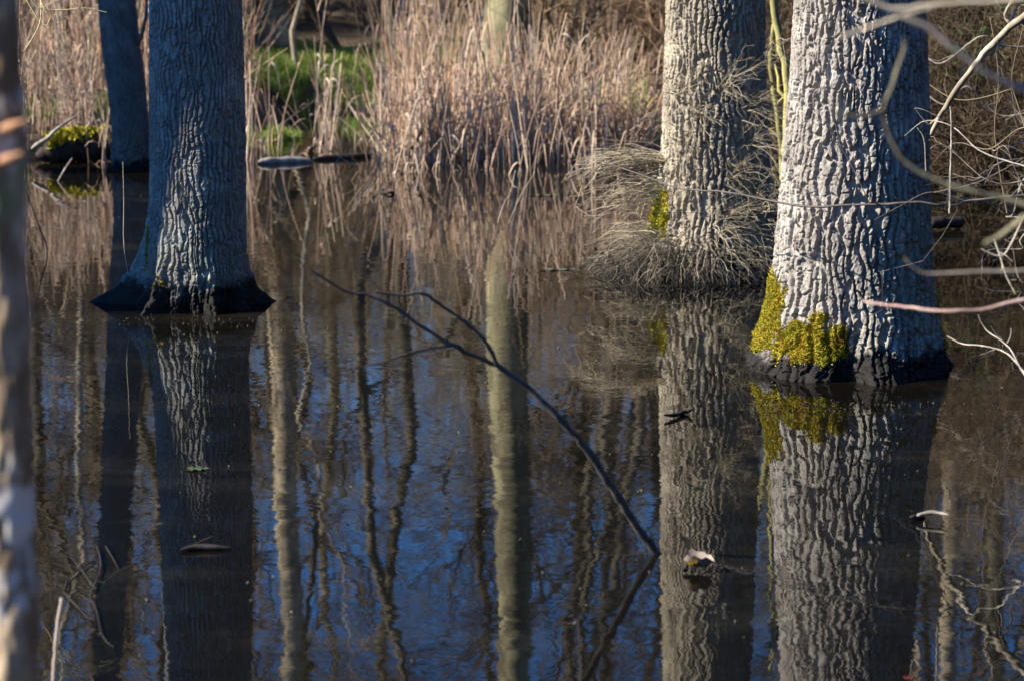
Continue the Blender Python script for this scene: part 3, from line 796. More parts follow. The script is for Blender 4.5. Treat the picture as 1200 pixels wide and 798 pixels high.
# ------------------------------------------------------------------ reeds
REEDC = np.array([(1, 1, 1), (1.05, 0.92, 0.86), (0.85, 0.78, 0.72), (1.1, 1.08, 1.0), (0.72, 0.52, 0.42), (1.0, 0.95, 0.75)])
def reed_geo(b, st, h, g, lean=0.075, blades=1, bentp=0.12):
    m = len(st); n = 6
    s = np.linspace(0, 1, n)
    a = g.uniform(0, 2 * PI, m)
    L = np.abs(g.normal(size=m)) * lean
    L = np.where(g.uniform(size=m) < bentp, g.uniform(0.5, 1.5, m), L)
    D = np.stack([np.cos(a) * L, np.sin(a) * L, np.ones(m)], 1); D /= np.linalg.norm(D, axis=1, keepdims=True)
    bend = g.normal(size=(m, 2)) * 0.10
    P = st[:, None, :] + h[:, None, None] * D[:, None, :] * s[None, :, None]
    P[..., 0] += bend[:, 0:1] * h[:, None] * s[None] ** 2; P[..., 1] += bend[:, 1:2] * h[:, None] * s[None] ** 2
    W = np.cumsum(g.normal(size=(m, n, 2)) * 0.006, axis=1); P[..., :2] += W
    rad = g.uniform(0.003, 0.0075, m)[:, None] * (1 - 0.55 * s)[None]
    c = REEDC[g.choice(6, m, p=[.3, .25, .15, .12, .08, .10])] * g.uniform(0.5, 1.35, (m, 1))
    b.tubes(P, rad, 4, c)
    if blades:
        idx = np.repeat(np.arange(m), blades); M_ = len(idx)
        t = g.uniform(0.15, 1.0, M_) * (n - 1); k0 = np.minimum(t.astype(int), n - 2); f = (t - k0)[:, None]
        S = P[idx, k0] * (1 - f) + P[idx, k0 + 1] * f
        az = g.uniform(0, 2 * PI, M_); ln = g.uniform(0.10, 0.36, M_)
        o = np.stack([np.cos(az), np.sin(az), 0 * az], 1)
        q = np.linspace(0, 1, 5)
        up = g.uniform(-0.3, 0.9, M_); dr = g.uniform(0.4, 1.7, M_)
        spread_ = g.uniform(0.15, 0.7, M_)
        B_ = S[:, None, :] + ln[:, None, None] * (o[:, None, :] * (spread_[:, None] * q[None])[..., None])
        B_[..., 2] += ln[:, None] * (up[:, None] * q[None] - dr[:, None] * q[None] ** 2)
        Wd = g.uniform(0.004, 0.010, M_)[:, None] * np.array([0.7, 1, 0.9, 0.6, 0.1])[None]
        sd = np.stack([-np.sin(az), np.cos(az), g.normal(size=M_) * 0.6], 1); sd /= np.linalg.norm(sd, axis=1, keepdims=True)
        b.strips(B_, Wd, sd, c[idx] * g.uniform(0.8, 1.15, (M_, 1)))

g = np.random.default_rng(91)
def reed_patch(b, px0, px1, d0, d1, count, h0, h1, clump=0.6, **kw):
    nc = max(4, count // 22)
    cpx, cd = g.uniform(px0, px1, nc), g.uniform(d0, d1, nc)
    k_ = g.integers(0, nc, count)
    free = g.uniform(size=count) > clump
    px = np.where(free, g.uniform(px0, px1, count), cpx[k_] + g.normal(size=count) * 9)
    d = np.where(free, g.uniform(d0, d1, count), cd[k_] + g.normal(size=count) * 0.12)
    x = (px - 600) / F * d
    z = ground(x, d)
    ok = z > -0.45
    st = np.stack([x, d, np.minimum(z, z)], 1)[ok]
    h = g.uniform(h0, h1, count)[ok] * np.where(g.uniform(size=ok.sum()) < 0.25, 0.5, 1.0) - np.minimum(st[:, 2], 0)
    reed_geo(b, st, h, g, **kw)
b = Buf()
reed_patch(b, 436, 640, 20.6, 22.2, 760, 0.4, 0.9, clump=0.85)
reed_patch(b, 440, 640, 20.6, 22.4, 70, 0.9, 1.4, clump=0.3)
reed_patch(b, 640, 760, 20.8, 22.6, 220, 0.4, 1.0)
reed_patch(b, 640, 760, 20.9, 21.8, 260, 0.4, 0.9, lean=0.9, bentp=0.5)
reed_patch(b, 436, 640, 20.7, 21.8, 160, 0.4, 0.9, lean=0.9, bentp=0.6)
reed_patch(b, 25, 135, 21.1, 22.6, 200, 0.3, 0.8)
reed_patch(b, 20, 290, 23.2, 25.5, 700, 0.8, 1.35)
reed_patch(b, 285, 298, 21.0, 24.5, 16, 0.6, 1.3)
reed_patch(b, 355, 440, 21.2, 24.5, 30, 0.5, 1.4, clump=0.8)
reed_patch(b, 440, 760, 25.2, 28, 420, 0.5, 1.1, clump=0.85)
reed_patch(b, 440, 760, 23, 28, 200, 0.4, 0.8, lean=0.6, bentp=0.4)
reed_patch(b, 760, 960, 21.3, 25, 130, 0.4, 1.0)
reed_patch(b, -250, 20, 20.5, 26, 700, 0.8, 1.5, blades=2)
tag(b.build('reed_bed', M['reed']), 'dense belt of dry tan reeds along the far bank', 'reeds', kind='stuff')

# single reed stalks standing out in the water in front of the belt
vari = []
for i in range(7):
    bb = Buf(); reed_geo(bb, np.zeros((1, 3)), np.array([1.0]), np.random.default_rng(400 + i), lean=0.12, blades=4, bentp=0.1)
    vari.append(bb.mesh('reed_stalk', M['reed']))
spans = [(300, 330, 21.6, 23), (365, 395, 21, 24), (440, 640, 19.7, 20.9), (640, 700, 19.8, 20.8), (100, 130, 20.4, 21), (280, 300, 20.5, 22), (690, 740, 19.6, 20.7)]
for i in range(120):
    p0, p1, d0, d1 = spans[[2, 0, 2, 3, 1, 2, 4, 2, 5, 6, 2, 1][i % 12]]
    px, d = g.uniform(p0, p1), g.uniform(d0, d1)
    o = bpy.data.objects.new('reed_stalk', vari[i % 7]); COL.objects.link(o)
    x = (px - 600) / F * d
    o.location = (x, d, max(-0.3, min(gz(x, d), 0.2))); o.rotation_euler = (g.normal() * 0.08, g.normal() * 0.12, g.uniform(0, 6.28))
    o.scale = (1, 1, g.uniform(0.5, 1.35))
    tag(o, 'single dry reed stalk standing in the water in front of the reed belt', 'reed', 'reed stalks standing in the water')

# green grass
def grass_patch(b, px0, px1, d0, d1, count, h0, h1, zmin=-0.1):
    px, d = g.uniform(px0, px1, count), g.uniform(d0, d1, count)
    x = (px - 600) / F * d; z = np.maximum(ground(x, d), zmin)
    hN = h0 + (h1 - h0) * g.uniform(size=count) * (0.5 + 0.5 * noise3(x * 4, d * 4, x * 0, 6))
    az = g.uniform(0, 2 * PI, count); ln = g.uniform(0.1, 0.7, count)
    q = np.linspace(0, 1, 4)
    P = np.stack([x, d, z], 1)[:, None, :] + hN[:, None, None] * (np.stack([np.cos(az) * ln, np.sin(az) * ln, 0 * az], 1)[:, None, :] * (q ** 1.6)[None, :, None])
    P[..., 2] += hN[:, None] * (q - 0.25 * q ** 2)[None]
    W = g.uniform(0.003, 0.007, count)[:, None] * np.array([1, 0.9, 0.6, 0.05])[None]
    sd = np.stack([-np.sin(az), np.cos(az), 0 * az], 1)
    c = np.array([(1, 1, 1), (1.25, 1.0, 0.8), (0.7, 0.85, 0.8), (2.2, 1.15, 3.0)])[g.choice(4, count, p=[.4, .22, .2, .18])] * g.uniform(0.6, 1.2, (count, 1))
    b.strips(P, W, sd, c)
b = Buf()
grass_patch(b, 286, 445, 25.8, 30.8, 16000, 0.06, 0.2)
grass_patch(b, 288, 360, 25.0, 26.3, 2200, 0.08, 0.22, -0.02)
grass_patch(b, 290, 352, 22.7, 23.2, 1500, 0.05, 0.13, 0.0)
grass_patch(b, 26, 138, 22.0, 23.3, 6000, 0.1, 0.28)
grass_patch(b, 440, 560, 27, 30, 9000, 0.15, 0.36)
grass_patch(b, 395, 440, 23.2, 24.6, 500, 0.3, 0.6, -0.25)
grass_patch(b, 560, 760, 23.0, 26.0, 2600, 0.1, 0.3)
grass_patch(b, 312, 335, 22.6, 22.9, 120, 0.15, 0.32, 0.0)
tag(b.build('grass', M['grass']), 'bright green grass on the far bank', 'grass', kind='stuff')

# ivy-like leaves in the dark tangle
def leaf_cloud(b, c0, ext, count, size, g, col):
    p = np.array(c0)[None] + g.normal(size=(count, 3)) * np.array(ext)[None]
    d = g.normal(size=(count, 3)); d /= np.linalg.norm(d, axis=1, keepdims=True)
    ln = size * g.uniform(0.6, 1.3, count)
    q = np.linspace(-0.5, 0.5, 4)
    P = p[:, None, :] + ln[:, None, None] * d[:, None, :] * q[None, :, None]
    W = ln[:, None] * np.array([0.05, 0.38, 0.3, 0.02])[None]
    sd = np.cross(d, g.normal(size=(count, 3))); sd /= np.linalg.norm(sd, axis=1, keepdims=True)
    b.strips(P, W, sd, np.array(col)[None] * g.uniform(0.6, 1.4, (count, 1)))
x, y, z = at_d(1155, 18.6)
t_ivy = thing('ivy', 'dark green ivy leaves among the tangled shrubs near the right edge', 'ivy', (x, y, z))
b = Buf(); gi = np.random.default_rng(95)
for (px, py, d, e, cnt) in [(1150, 70, 18.7, 0.13, 240), (1175, 40, 18.9, 0.16, 300), (1160, 120, 18.6, 0.12, 160), (1190, 90, 18.8, 0.12, 180), (1120, 100, 19.0, 0.15, 120)]:
    leaf_cloud(b, on_y(px, py, d), (e * 1.2, e, e * 1.2), cnt, 0.055, gi, (0.07, 0.13, 0.035))
b.build('leaves', M['leaf'], t_ivy)
b = Buf()
for i in range(6):
    p0 = np.array([x + gi.normal() * 0.15, y + gi.normal() * 0.1, z])
    pts = np.array([p0 + np.array([gi.normal() * 0.05 * q_, gi.normal() * 0.05, 1.25 * q_ / 5]) for q_ in range(6)])
    b.tubes(pts, np.linspace(0.008, 0.003, 6), 5)
b.build('stem', M['dark_bark'], t_ivy)

# ------------------------------------------------------------------ hand-placed branches
def resample(pts, n):
    pts = np.asarray(pts, float)
    d = np.r_[0, np.cumsum(np.linalg.norm(np.diff(pts, axis=0), axis=1))]
    # Catmull-Rom through the points
    out = []
    u = np.linspace(0, d[-1], n)
    for t in u:
        i = min(max(np.searchsorted(d, t) - 1, 0), len(pts) - 2)
        f = (t - d[i]) / (d[i + 1] - d[i] + 1e-9)
        p0, p1, p2, p3 = pts[max(i - 1, 0)], pts[i], pts[i + 1], pts[min(i + 2, len(pts) - 1)]
        out.append(0.5 * (2 * p1 + (p2 - p0) * f + (2 * p0 - 5 * p1 + 4 * p2 - p3) * f * f + (3 * p1 - p0 - 3 * p2 + p3) * f ** 3))
    return np.array(out)

def px_path(rows):
    """rows (px, py, distance)"""
    return np.array([on_y(a, b_, d) for a, b_, d in rows])

def limb(b, rows, r0, r1, g, n=40, sides=8, knots=0.12, twigs=0, col=(1, 1, 1)):
    P = resample(px_path(rows), n)
    rad = np.linspace(r0, r1, n) * (1 + knots * g.normal(size=n) * 0.6)
    rad = np.maximum(rad, r1 * 0.5)
    P = P + g.normal(size=P.shape) * r0 * 0.12
    b.tubes(P, rad, sides, col)
    if twigs:
        tp, tr = grow(P[None], rad[None], twigs, 0.15, 0.95, 0.22, 0.5, 6, 45, 0.4, 0.0, int(g.integers(1e6)), 0.0012)
        b.tubes(tp, tr, 4, col)
    return P, rad

g = np.random.default_rng(103)
# fallen branch reaching out of the water
w0 = on_z(770, 648)
t = thing('fallen_branch', 'long dark forked branch slanting out of the water at centre', 'branch', w0)
b = Buf()
dW = w0[1]
below = [(792, 676, dW + 0.03)]
limb(b, below + [(770, 648, dW), (735, 600, dW - 0.06), (690, 530, dW - 0.15), (655, 490, dW - 0.2), (620, 455, dW - 0.22), (575, 425, dW - 0.25), (530, 405, dW - 0.3), (490, 380, dW - 0.32), (455, 356, dW - 0.35), (430, 346, dW - 0.36), (405, 342, dW - 0.38), (385, 330, dW - 0.4), (363, 317, dW - 0.42)], 0.016, 0.0028, g, 70, 8, 0.16)
b.build('main_stem', M['branch'], t)
b = Buf()
limb(b, [(583, 428, dW - 0.25), (568, 400, dW - 0.3), (545, 378, dW - 0.34), (515, 357, dW - 0.38), (495, 344, dW - 0.4), (470, 346, dW - 0.42), (440, 342, dW - 0.44)], 0.0075, 0.004, g, 40, 7, 0.2)
b.build('side_branch', M['branch'], t)
b = Buf()
limb(b, [(532, 405, dW - 0.3), (505, 408, dW - 0.36), (480, 414, dW - 0.42), (450, 424, dW - 0.5), (410, 432, dW - 0.55)], 0.0045, 0.002, g, 30, 6, 0.2)
b.build('side_branch', M['branch'], t)
b = Buf()
limb(b, [(455, 356, dW - 0.35), (440, 335, dW - 0.36), (422, 314, dW - 0.38)], 0.003, 0.0015, g, 16, 6, 0.2)
limb(b, [(690, 530, dW - 0.15), (684, 520, dW - 0.16), (681, 512, dW - 0.17)], 0.0035, 0.002, g, 10, 6, 0.2)
b.build('twig', M['branch'], t)

# bits of wood and leaves on the water
def stick(name, label, cat, rows, r0, r1, mat, group=None, taper=True, col=(1, 1, 1)):
    b = Buf()
    P = resample(np.array(rows), 14)
    s = np.linspace(0, 1, 14)
    rad = (r0 + (r1 - r0) * s) * np.sqrt(np.clip(1 - (2 * s - 1) ** 6, 0.02, 1)) * (1 + 0.12 * g.normal(size=14))
    b.tubes(P, rad, 8, col)
    return tag(b.solo(name, mat, P.mean(0)), label, cat, group)
def wz(px, py, z): return on_z(px, py, z)
FG = 'bits of wood on the water'
stick('floating_stick', 'short dark wet stick with a pointed end, floating left of the right oak base', 'stick', [wz(778, 486, 0.02), wz(792, 486, 0.012), wz(803, 482, 0.012), wz(812, 478, 0.03)], 0.006, 0.012, M['wetwood'], FG)
t = thing('floating_bark', 'dark curled scrap of bark with a raised sliver, below the left oak', 'bark', wz(240, 642, 0), FG)
b = Buf()
b.tubes(resample([wz(211, 644, 0.008), wz(230, 641, 0.010), wz(250, 641, 0.010), wz(271, 642, 0.006)], 12), np.array([.002, .006, .009, .010, .011, .011, .010, .010, .009, .007, .005, .002]), 8)
b.build('bark_scrap', M['wetwood'], t)
b = Buf(); b.tubes(resample([wz(222, 642, 0.008), wz(236, 634, 0.02), wz(250, 628, 0.035)], 8), np.linspace(0.005, 0.002, 8), 6)
b.build('sliver', M['wetwood'], t)
# curled dead leaf near the branch
def leaf(b, c, length, width, az, curl, tilt, col, nseg=9):
    s = np.linspace(-1, 1, nseg)
    t_ = np.linspace(-1, 1, 5)
    S, Tt = np.meshgrid(s, t_, indexing='ij')
    w = width * np.sqrt(np.clip(1 - np.abs(S) ** 2.2, 0, 1)) * (1 - 0.25 * S)
    X, Y = S * length / 2, Tt * w / 2
    Zz = curl * (Tt ** 2) * w * 0.6 + curl * 0.25 * length * S ** 2 + tilt * X + 0.004 * np.sin(S * 9) * Tt
    ca, sa = math.cos(az), math.sin(az)
    V = np.stack([c[0] + X * ca - Y * sa, c[1] + X * sa + Y * ca, c[2] + Zz], -1).reshape(-1, 3)
    i = (np.arange(nseg - 1)[:, None] * 5 + np.arange(4)[None]).ravel()
    b.add(V, np.stack([i, i + 1, i + 6, i + 5], -1), None, col)
t = thing('dead_leaf', 'pale curled dead leaf with yellow and rust spots, floating right of the slanting branch', 'leaf', wz(818, 664, 0), 'leaves on the water')
b = Buf(); leaf(b, wz(819, 664, 0.012), 0.095, 0.075, -0.15, 0.9, 0.0, (0.30, 0.235, 0.19)); b.build('blade', M['leaf'], t)
b = Buf(); leaf(b, wz(812, 662, 0.024), 0.035, 0.03, 0.4, 0.6, 0.1, (0.45, 0.36, 0.03)); b.build('yellow_patch', M['leaf'], t)
b = Buf(); b.tubes(resample([wz(803, 668, 0.01), wz(806, 655, 0.03), wz(810, 650, 0.034)], 8), np.linspace(0.008, 0.006, 8), 6); b.build('stalk', M['wetwood'], t)
stick('floating_stick', 'bent bluish-grey stick jutting from the water beside the mirror image of the right oak', 'stick', [wz(1088, 615, -0.03), wz(1080, 606, 0.004), wz(1066, 606, 0.012)], 0.010, 0.008, M['wetwood'], FG)
stick('floating_stick', 'grey lichened stick end lying just above the water beside the right oak mirror image', 'stick', [wz(1074, 604, 0.02), wz(1092, 600, 0.03), wz(1112, 603, 0.03)], 0.009, 0.004, M['palewood'], FG, col=(0.7, 0.72, 0.7))
def flat_leaf(label, px, py, ln, wd, az, col):
    b = Buf(); leaf(b, wz(px, py, 0.004), ln, wd, az, 0.06, 0.0, col)
    tag(b.solo('floating_leaf', M['leaf'], wz(px, py, 0.004)), label, 'leaf', 'leaves on the water')
flat_leaf('green leaf lying flat on the mirror image of the left oak', 231, 549, 0.085, 0.05, 0.1, (0.06, 0.09, 0.04))
flat_leaf('tiny dark leaf on the water near the lower right corner', 1137, 734, 0.03, 0.024, 0.3, (0.02, 0.02, 0.025))
flat_leaf('tiny red leaf on the bottom edge under the right oak mirror image', 1064, 794, 0.03, 0.018, 0.1, (0.14, 0.03, 0.03))
flat_leaf('small white fleck on the water below the mossy log', 98, 236, 0.03, 0.02, 0.1, (0.5, 0.5, 0.5))
flat_leaf('long green floating leaf beside the dark twig at centre back', 638, 229, 0.20, 0.03, 0.05, (0.12, 0.15, 0.07))
flat_leaf('green floating leaf in front of the brushwood dome', 655, 316, 0.22, 0.035, 0.02, (0.10, 0.13, 0.10))
stick('floating_stick', 'small dark scrap of wood floating in the middle distance left of centre', 'stick', [wz(447, 226, 0.006), wz(455, 226, 0.016), wz(463, 227, 0.006)], 0.012, 0.012, M['wetwood'], FG)
stick('floating_stick', 'dark snag standing slanted out of the water before the reeds', 'stick', [wz(476, 184, -0.02), on_y(488, 166, 20.5), on_y(498, 148, 20.45)], 0.016, 0.008, M['wetwood'], FG)
stick('driftwood', 'bleached pale driftwood log lying on the water right of the left oak', 'driftwood', [wz(302, 190, 0.02), wz(322, 189, 0.02), wz(345, 188, 0.02), wz(366, 189, 0.01)], 0.03, 0.028, M['palewood'], 'driftwood by the far bank')
stick('driftwood', 'thin black wet driftwood log floating left of the dense reeds', 'driftwood', [wz(366, 187, 0.01), wz(390, 185, 0.015), wz(415, 184, 0.015), wz(437, 183, 0.01)], 0.022, 0.028, M['wetwood'], 'driftwood by the far bank')
stick('floating_stick', 'dark rounded wood stub in the water behind the right oak', 'stick', [wz(1088, 262, 0.05), wz(1105, 261, 0.05), wz(1130, 261, 0.04)], 0.045, 0.035, M['wetwood'], FG)

b = Buf(); gl = np.random.default_rng(120)
for _ in range(260):
    px, py = gl.uniform(40, 1190), 215 + 560 * gl.uniform() ** 1.6
    c_ = wz(px, py, 0.004)
    leaf(b, c_, gl.uniform(0.006, 0.022), gl.uniform(0.004, 0.012), gl.uniform(0, 6.3), gl.uniform(-0.2, 0.3), 0.0, np.array([(0.20, 0.17, 0.13), (0.08, 0.065, 0.05), (0.09, 0.09, 0.05), (0.05, 0.045, 0.04)])[gl.integers(0, 4)] * gl.uniform(0.6, 1.2), 5)
for (px, py, sx, sy, cnt_) in [(992, 470, 130, 9, 110), (230, 372, 110, 6, 90), (800, 340, 120, 8, 90), (600, 215, 260, 12, 120)]:
    for _ in range(cnt_):
        c_ = wz(px + gl.normal() * sx * 0.6, py + abs(gl.normal()) * sy, 0.004)
        leaf(b, c_, gl.uniform(0.005, 0.02), gl.uniform(0.004, 0.010), gl.uniform(0, 6.3), gl.uniform(-0.2, 0.3), 0.0, np.array([(0.10, 0.08, 0.06), (0.06, 0.05, 0.04), (0.05, 0.05, 0.03), (0.03, 0.028, 0.025)])[gl.integers(0, 4)], 5)
tag(b.build('pond_litter', M['leaf']), 'tiny scattered plant flecks floating on the pond', 'plant litter', kind='stuff')
# mossy log with a bleached stick on it, far left
yl = 20.7
c0 = on_y(82, 176, yl)
t = thing('mossy_log', 'dark rotten log capped with yellow moss at the far left bank', 'log', (c0[0], yl, 0))
b = Buf()
P = resample([on_y(42, 184, yl - 0.05), on_y(62, 178, yl), on_y(88, 172, yl + 0.05), on_y(112, 172, yl + 0.15), on_y(134, 170, yl + 0.3)], 30)
b.tubes(P, np.r_[np.linspace(0.02, 0.12, 8), np.full(14, 0.125), np.linspace(0.12, 0.05, 8)] * (1 + 0.1 * g.normal(size=30)), 14)
b.build('log', M['wetwood'], t)
mb = Buf(); gm = np.random.default_rng(110)
cnt = 3200; ii = gm.integers(6, 28, cnt); aa = gm.uniform(R(25), R(165), cnt)
nr = np.stack([np.zeros(cnt), -np.cos(aa), np.sin(aa)], 1)
moss_tufts(mb, P[ii] + gm.normal(size=(cnt, 3)) * 0.03 * np.array([1, 0.3, 0.3]) + nr * 0.12, nr, 0.035, gm, MOSSCOL[:3] * 1.1)
mb.build('moss', M['moss'], t)
stick('dead_stick', 'bleached pale stick propped across the mossy log at far left', 'stick', [on_y(36, 175, yl - 0.25), on_y(56, 162, yl - 0.2), on_y(66, 152, yl - 0.18), on_y(90, 136, yl - 0.1)], 0.02, 0.009, M['palewood'])
stick('dead_stick', 'thin straight dry stem slanting into the water below the mossy log', 'stick', [wz(66, 216, -0.02), on_y(75, 200, 19.3), on_y(85, 185, 19.5)], 0.006, 0.004, M['reed'])

# thin stems and twigs in the water at the left
t = thing('water_twig', 'thin bent bluish twig rising from the water beside the blurred foreground trunk', 'twig', on_z(55, 293))
b = Buf(); d0 = on_z(55, 297)[1]
limb(b, [(55, 299, d0), (53, 284, d0), (44, 262, d0 - 0.1), (36, 240, d0 - 0.15), (29, 222, d0 - 0.2)], 0.006, 0.003, g, 24, 6, 0.15, 3)
b.build('stem', M['branch'], t)
def stems(name, label, rows, r0, r1, mat, cat='stem', group=None, twigs=0):
    P = px_path(rows)
    t = thing(name, label, cat, P[0], group)
    b = Buf(); limb(b, rows, r0, r1, g, 30, 6, 0.1, twigs)
    b.build('stem', M[mat], t)
    return t
d0 = on_z(163, 356)[1]
stems('dry_stem', 'hair-thin dry stem standing in front of the left oak buttress', [(163, 366, d0), (157, 345, d0), (150, 320, d0), (145, 285, d0 + 0.05), (145, 240, d0 + 0.1), (144, 190, d0 + 0.1)], 0.0022, 0.0012, 'dry_twig')
d0 = on_z(60, 800)[1]
stems('reed_stump', 'single tan broken reed at the bottom left corner', [(58, 840, d0), (62, 798, d0), (66, 745, d0 + 0.02), (72, 700, d0 + 0.05)], 0.0055, 0.0045, 'reed', 'reed')
d0 = on_z(112, 690)[1]
t = thing('drowned_twig', 'sprawling dark twig half under the water at lower left', 'twig', on_z(100, 690))
b = Buf()
for rows in ([(75, 694, d0 - 0.05), (95, 715, d0 - .1), (105, 726, d0 - .15)], [(75, 694, d0 - .05), (82, 675, d0), (110, 655, d0), (114, 640, d0 + .02)], [(114, 640, d0 + .02), (118, 665, d0), (106, 697, d0), (113, 715, d0 - .05), (120, 745, d0 - .15), (133, 758, d0 - .2)], [(124, 640, d0), (133, 655, d0), (138, 665, d0 - .02)], [(112, 690, d0), (90, 660, d0), (82, 652, d0)]):
    rows = [(a, c_, on_z(a, c_, 0.008)[1]) for a, c_, _ in rows]
    limb(b, rows, 0.003, 0.0012, g, 20, 6, 0.2, 1)
b.build('twigs', M['wetwood'], t)
stems('dry_stem', 'crossing thin pale grass stems before the reeds, right of centre', [(583, 262, 16.4), (590, 240, 16.6), (598, 226, 16.7), (604, 200, 16.8)], 0.002, 0.0014, 'dry_twig')
stems('dry_stem', 'thin slanted pale stem over the water right of centre', [(596, 262, 16.2), (610, 230, 16.3), (627, 202, 16.4)], 0.002, 0.0014, 'dry_twig')

# yellow-green saplings beside the right oak
t = thing('sapling', 'slender yellow-green double-stemmed sapling tight against the left edge of the right oak', 'sapling', on_z(918, 300))
for rows, r0, r1 in (([(930, 262, 15.8), (922, 170, 15.8), (924, 110, 15.8), (914, 50, 15.8), (905, -10, 15.8), (890, -120, 15.8), (880, -300, 15.9)], 0.034, 0.012), ([(918, 262, 15.9), (916, 180, 15.9), (908, 115, 15.9), (903, 70, 15.9), (908, 20, 15.9), (915, -60, 15.9), (922, -250, 15.9)], 0.02, 0.01)):
    b = Buf(); limb(b, [(rows[0][0], 300, rows[0][2])] + rows, r0, r1, g, 40, 8, 0.06, 5, (1.25, 1.25, 0.8)); b.build('stem', M['mossy_bark'], t)

# long thin branch crossing in front of middle and right oak, and others reaching in from the right
def reaching(label, paths, mat, group='branches reaching in from the right', twigs=3):
    P = px_path(paths[0][0])
    t = thing('overhanging_branch', label, 'branch', P[0], group)
    for j, (rows, r0, r1, tw) in enumerate(paths):
        b = Buf(); limb(b, rows, r0, r1, g, 44, 7, 0.14, tw)
        b.build('branch' if j == 0 else 'side_branch', M[mat], t)
reaching('thin sharp branch with a knot crossing the middle of the right oak trunk', [
    ([(1420, 190, 10.2), (1250, 226, 10.3), (1200, 229, 10.3), (1150, 234, 10.35), (1110, 241, 10.4), (1075, 237, 10.4), (1040, 240, 10.45), (1000, 240, 10.5), (950, 243, 10.6), (900, 235, 10.8), (850, 225, 11), (800, 222, 11.2), (750, 205, 11.4), (700, 188, 11.6)], 0.008, 0.002, 6),
    ([(1130, 236, 10.38), (1090, 226, 10.38), (1055, 242, 10.38), (1025, 258, 10.38)], 0.004, 0.0016, 2),
    ([(1095, 226, 10.38), (1140, 216, 10.3), (1175, 200, 10.2), (1200, 185, 10.1)], 0.003, 0.002, 2)], 'branch')
reaching('white-grey forked twigs over the dark side of the right oak', [
    ([(1400, 240, 9.6), (1240, 205, 9.8), (1200, 195, 9.9), (1150, 178, 10), (1118, 150, 10.1), (1085, 142, 10.2), (1060, 160, 10.3)], 0.005, 0.0015, 4),
    ([(1113, 250, 10.1), (1114, 200, 10.1), (1115, 160, 10.1), (1114, 125, 10.1)], 0.005, 0.003, 0),
    ([(1088, 146, 10.2), (1080, 138, 10.2), (1073, 128, 10.2)], 0.002, 0.001, 0),
    ([(1085, 200, 10.2), (1083, 165, 10.2), (1075, 150, 10.2)], 0.003, 0.002, 1)], 'palewood')
reaching('stout mossy-grey bough slanting through the tangle at upper right', [
    ([(1330, -110, 12.0), (1240, -20, 12.1), (1200, 20, 12.15), (1180, 35, 12.2), (1155, 62, 12.25), (1132, 90, 12.3), (1105, 130, 12.4), (1090, 160, 12.5)], 0.024, 0.011, 5),
    ([(1186, 30, 12.2), (1178, 18, 12.2), (1186, 0, 12.2), (1192, -30, 12.2)], 0.009, 0.006, 2)], 'pale_bark')
reaching('tangle of thin dark twigs hanging along the right edge', [
    ([(1380, 60, 12), (1250, 80, 12.2), (1200, 100, 12.3), (1130, 118, 12.4), (1090, 100, 12.5), (1060, 70, 12.6)], 0.005, 0.0018, 8),
    ([(1260, 160, 12), (1200, 150, 12.1), (1160, 175, 12.2), (1120, 168, 12.3), (1095, 190, 12.4)], 0.004, 0.0015, 8),
    ([(1220, 210, 12), (1195, 130, 12.1), (1186, 90, 12.1), (1200, 30, 12)], 0.004, 0.002, 5),
    ([(1180, 250, 12.2), (1166, 160, 12.2), (1170, 90, 12.2), (1160, 20, 12.3)], 0.003, 0.0015, 5)], 'twig')
gt = np.random.default_rng(140)
paths = []
for _ in range(22):
    d_ = gt.uniform(11.5, 16.5); x0_, y0_ = gt.uniform(1200, 1290), gt.uniform(-80, 260)
    a_ = gt.uniform(R(120), R(250)); L_ = gt.uniform(90, 230)
    rows = []
    for q_ in np.linspace(0, 1, 6):
        rows.append((x0_ + math.cos(a_) * L_ * q_ + gt.normal() * 7, y0_ + math.sin(a_) * L_ * q_ * 0.8 + gt.normal() * 9, d_ + gt.normal() * 0.05))
    paths.append((rows, gt.uniform(0.003, 0.006), 0.0014, 5))
reaching('maze of fine pale twigs filling the upper right corner behind the blurred boughs', paths, 'palewood')
reaching('sharp pale forked twig over the water at the right edge', [
    ([(1300, 500, 9.0), (1220, 455, 9.0), (1200, 438, 9.05), (1186, 412, 9.1), (1172, 398, 9.15), (1155, 386, 9.2), (1146, 369, 9.2)], 0.0045, 0.002, 1),
    ([(1180, 402, 9.1), (1184, 395, 9.1), (1185, 385, 9.1)], 0.002, 0.0015, 0),
    ([(1205, 442, 9.05), (1180, 414, 9.2), (1150, 405, 9.3), (1128, 403, 9.4), (1110, 394, 9.5)], 0.0035, 0.002, 1)], 'palewood')
reaching('lichened yellowish twig dangling at the right edge above the pink branch', [
    ([(1290, 190, 8), (1215, 235, 8), (1198, 260, 8), (1180, 295, 8), (1168, 300, 8), (1150, 292, 8)], 0.004, 0.002, 2),
    ([(1165, 280, 8), (1172, 300, 8), (1178, 320, 8), (1190, 345, 8)], 0.0035, 0.002, 4)], 'dry_twig')
FB = 'blurred branches close to the camera at the right'
reaching('thin pinkish bare branch running level across the right oak base', [
    ([(1500, 300, 6.2), (1260, 342, 6.2), (1200, 352, 6.2), (1175, 358, 6.2), (1150, 363, 6.2), (1110, 365, 6.2), (1070, 361, 6.25), (1040, 358, 6.3), (1012, 353, 6.35)], 0.008, 0.0035, 0)], 'pinkwood', FB)
reaching('blurred brownish twig hooked in front of the right oak above the pink branch', [
    ([(1400, 300, 5), (1220, 316, 5), (1165, 318, 5), (1120, 320, 5), (1085, 321, 5), (1070, 313, 5), (1060, 303, 5)], 0.0045, 0.002, 0)], 'twig_grey', FB)
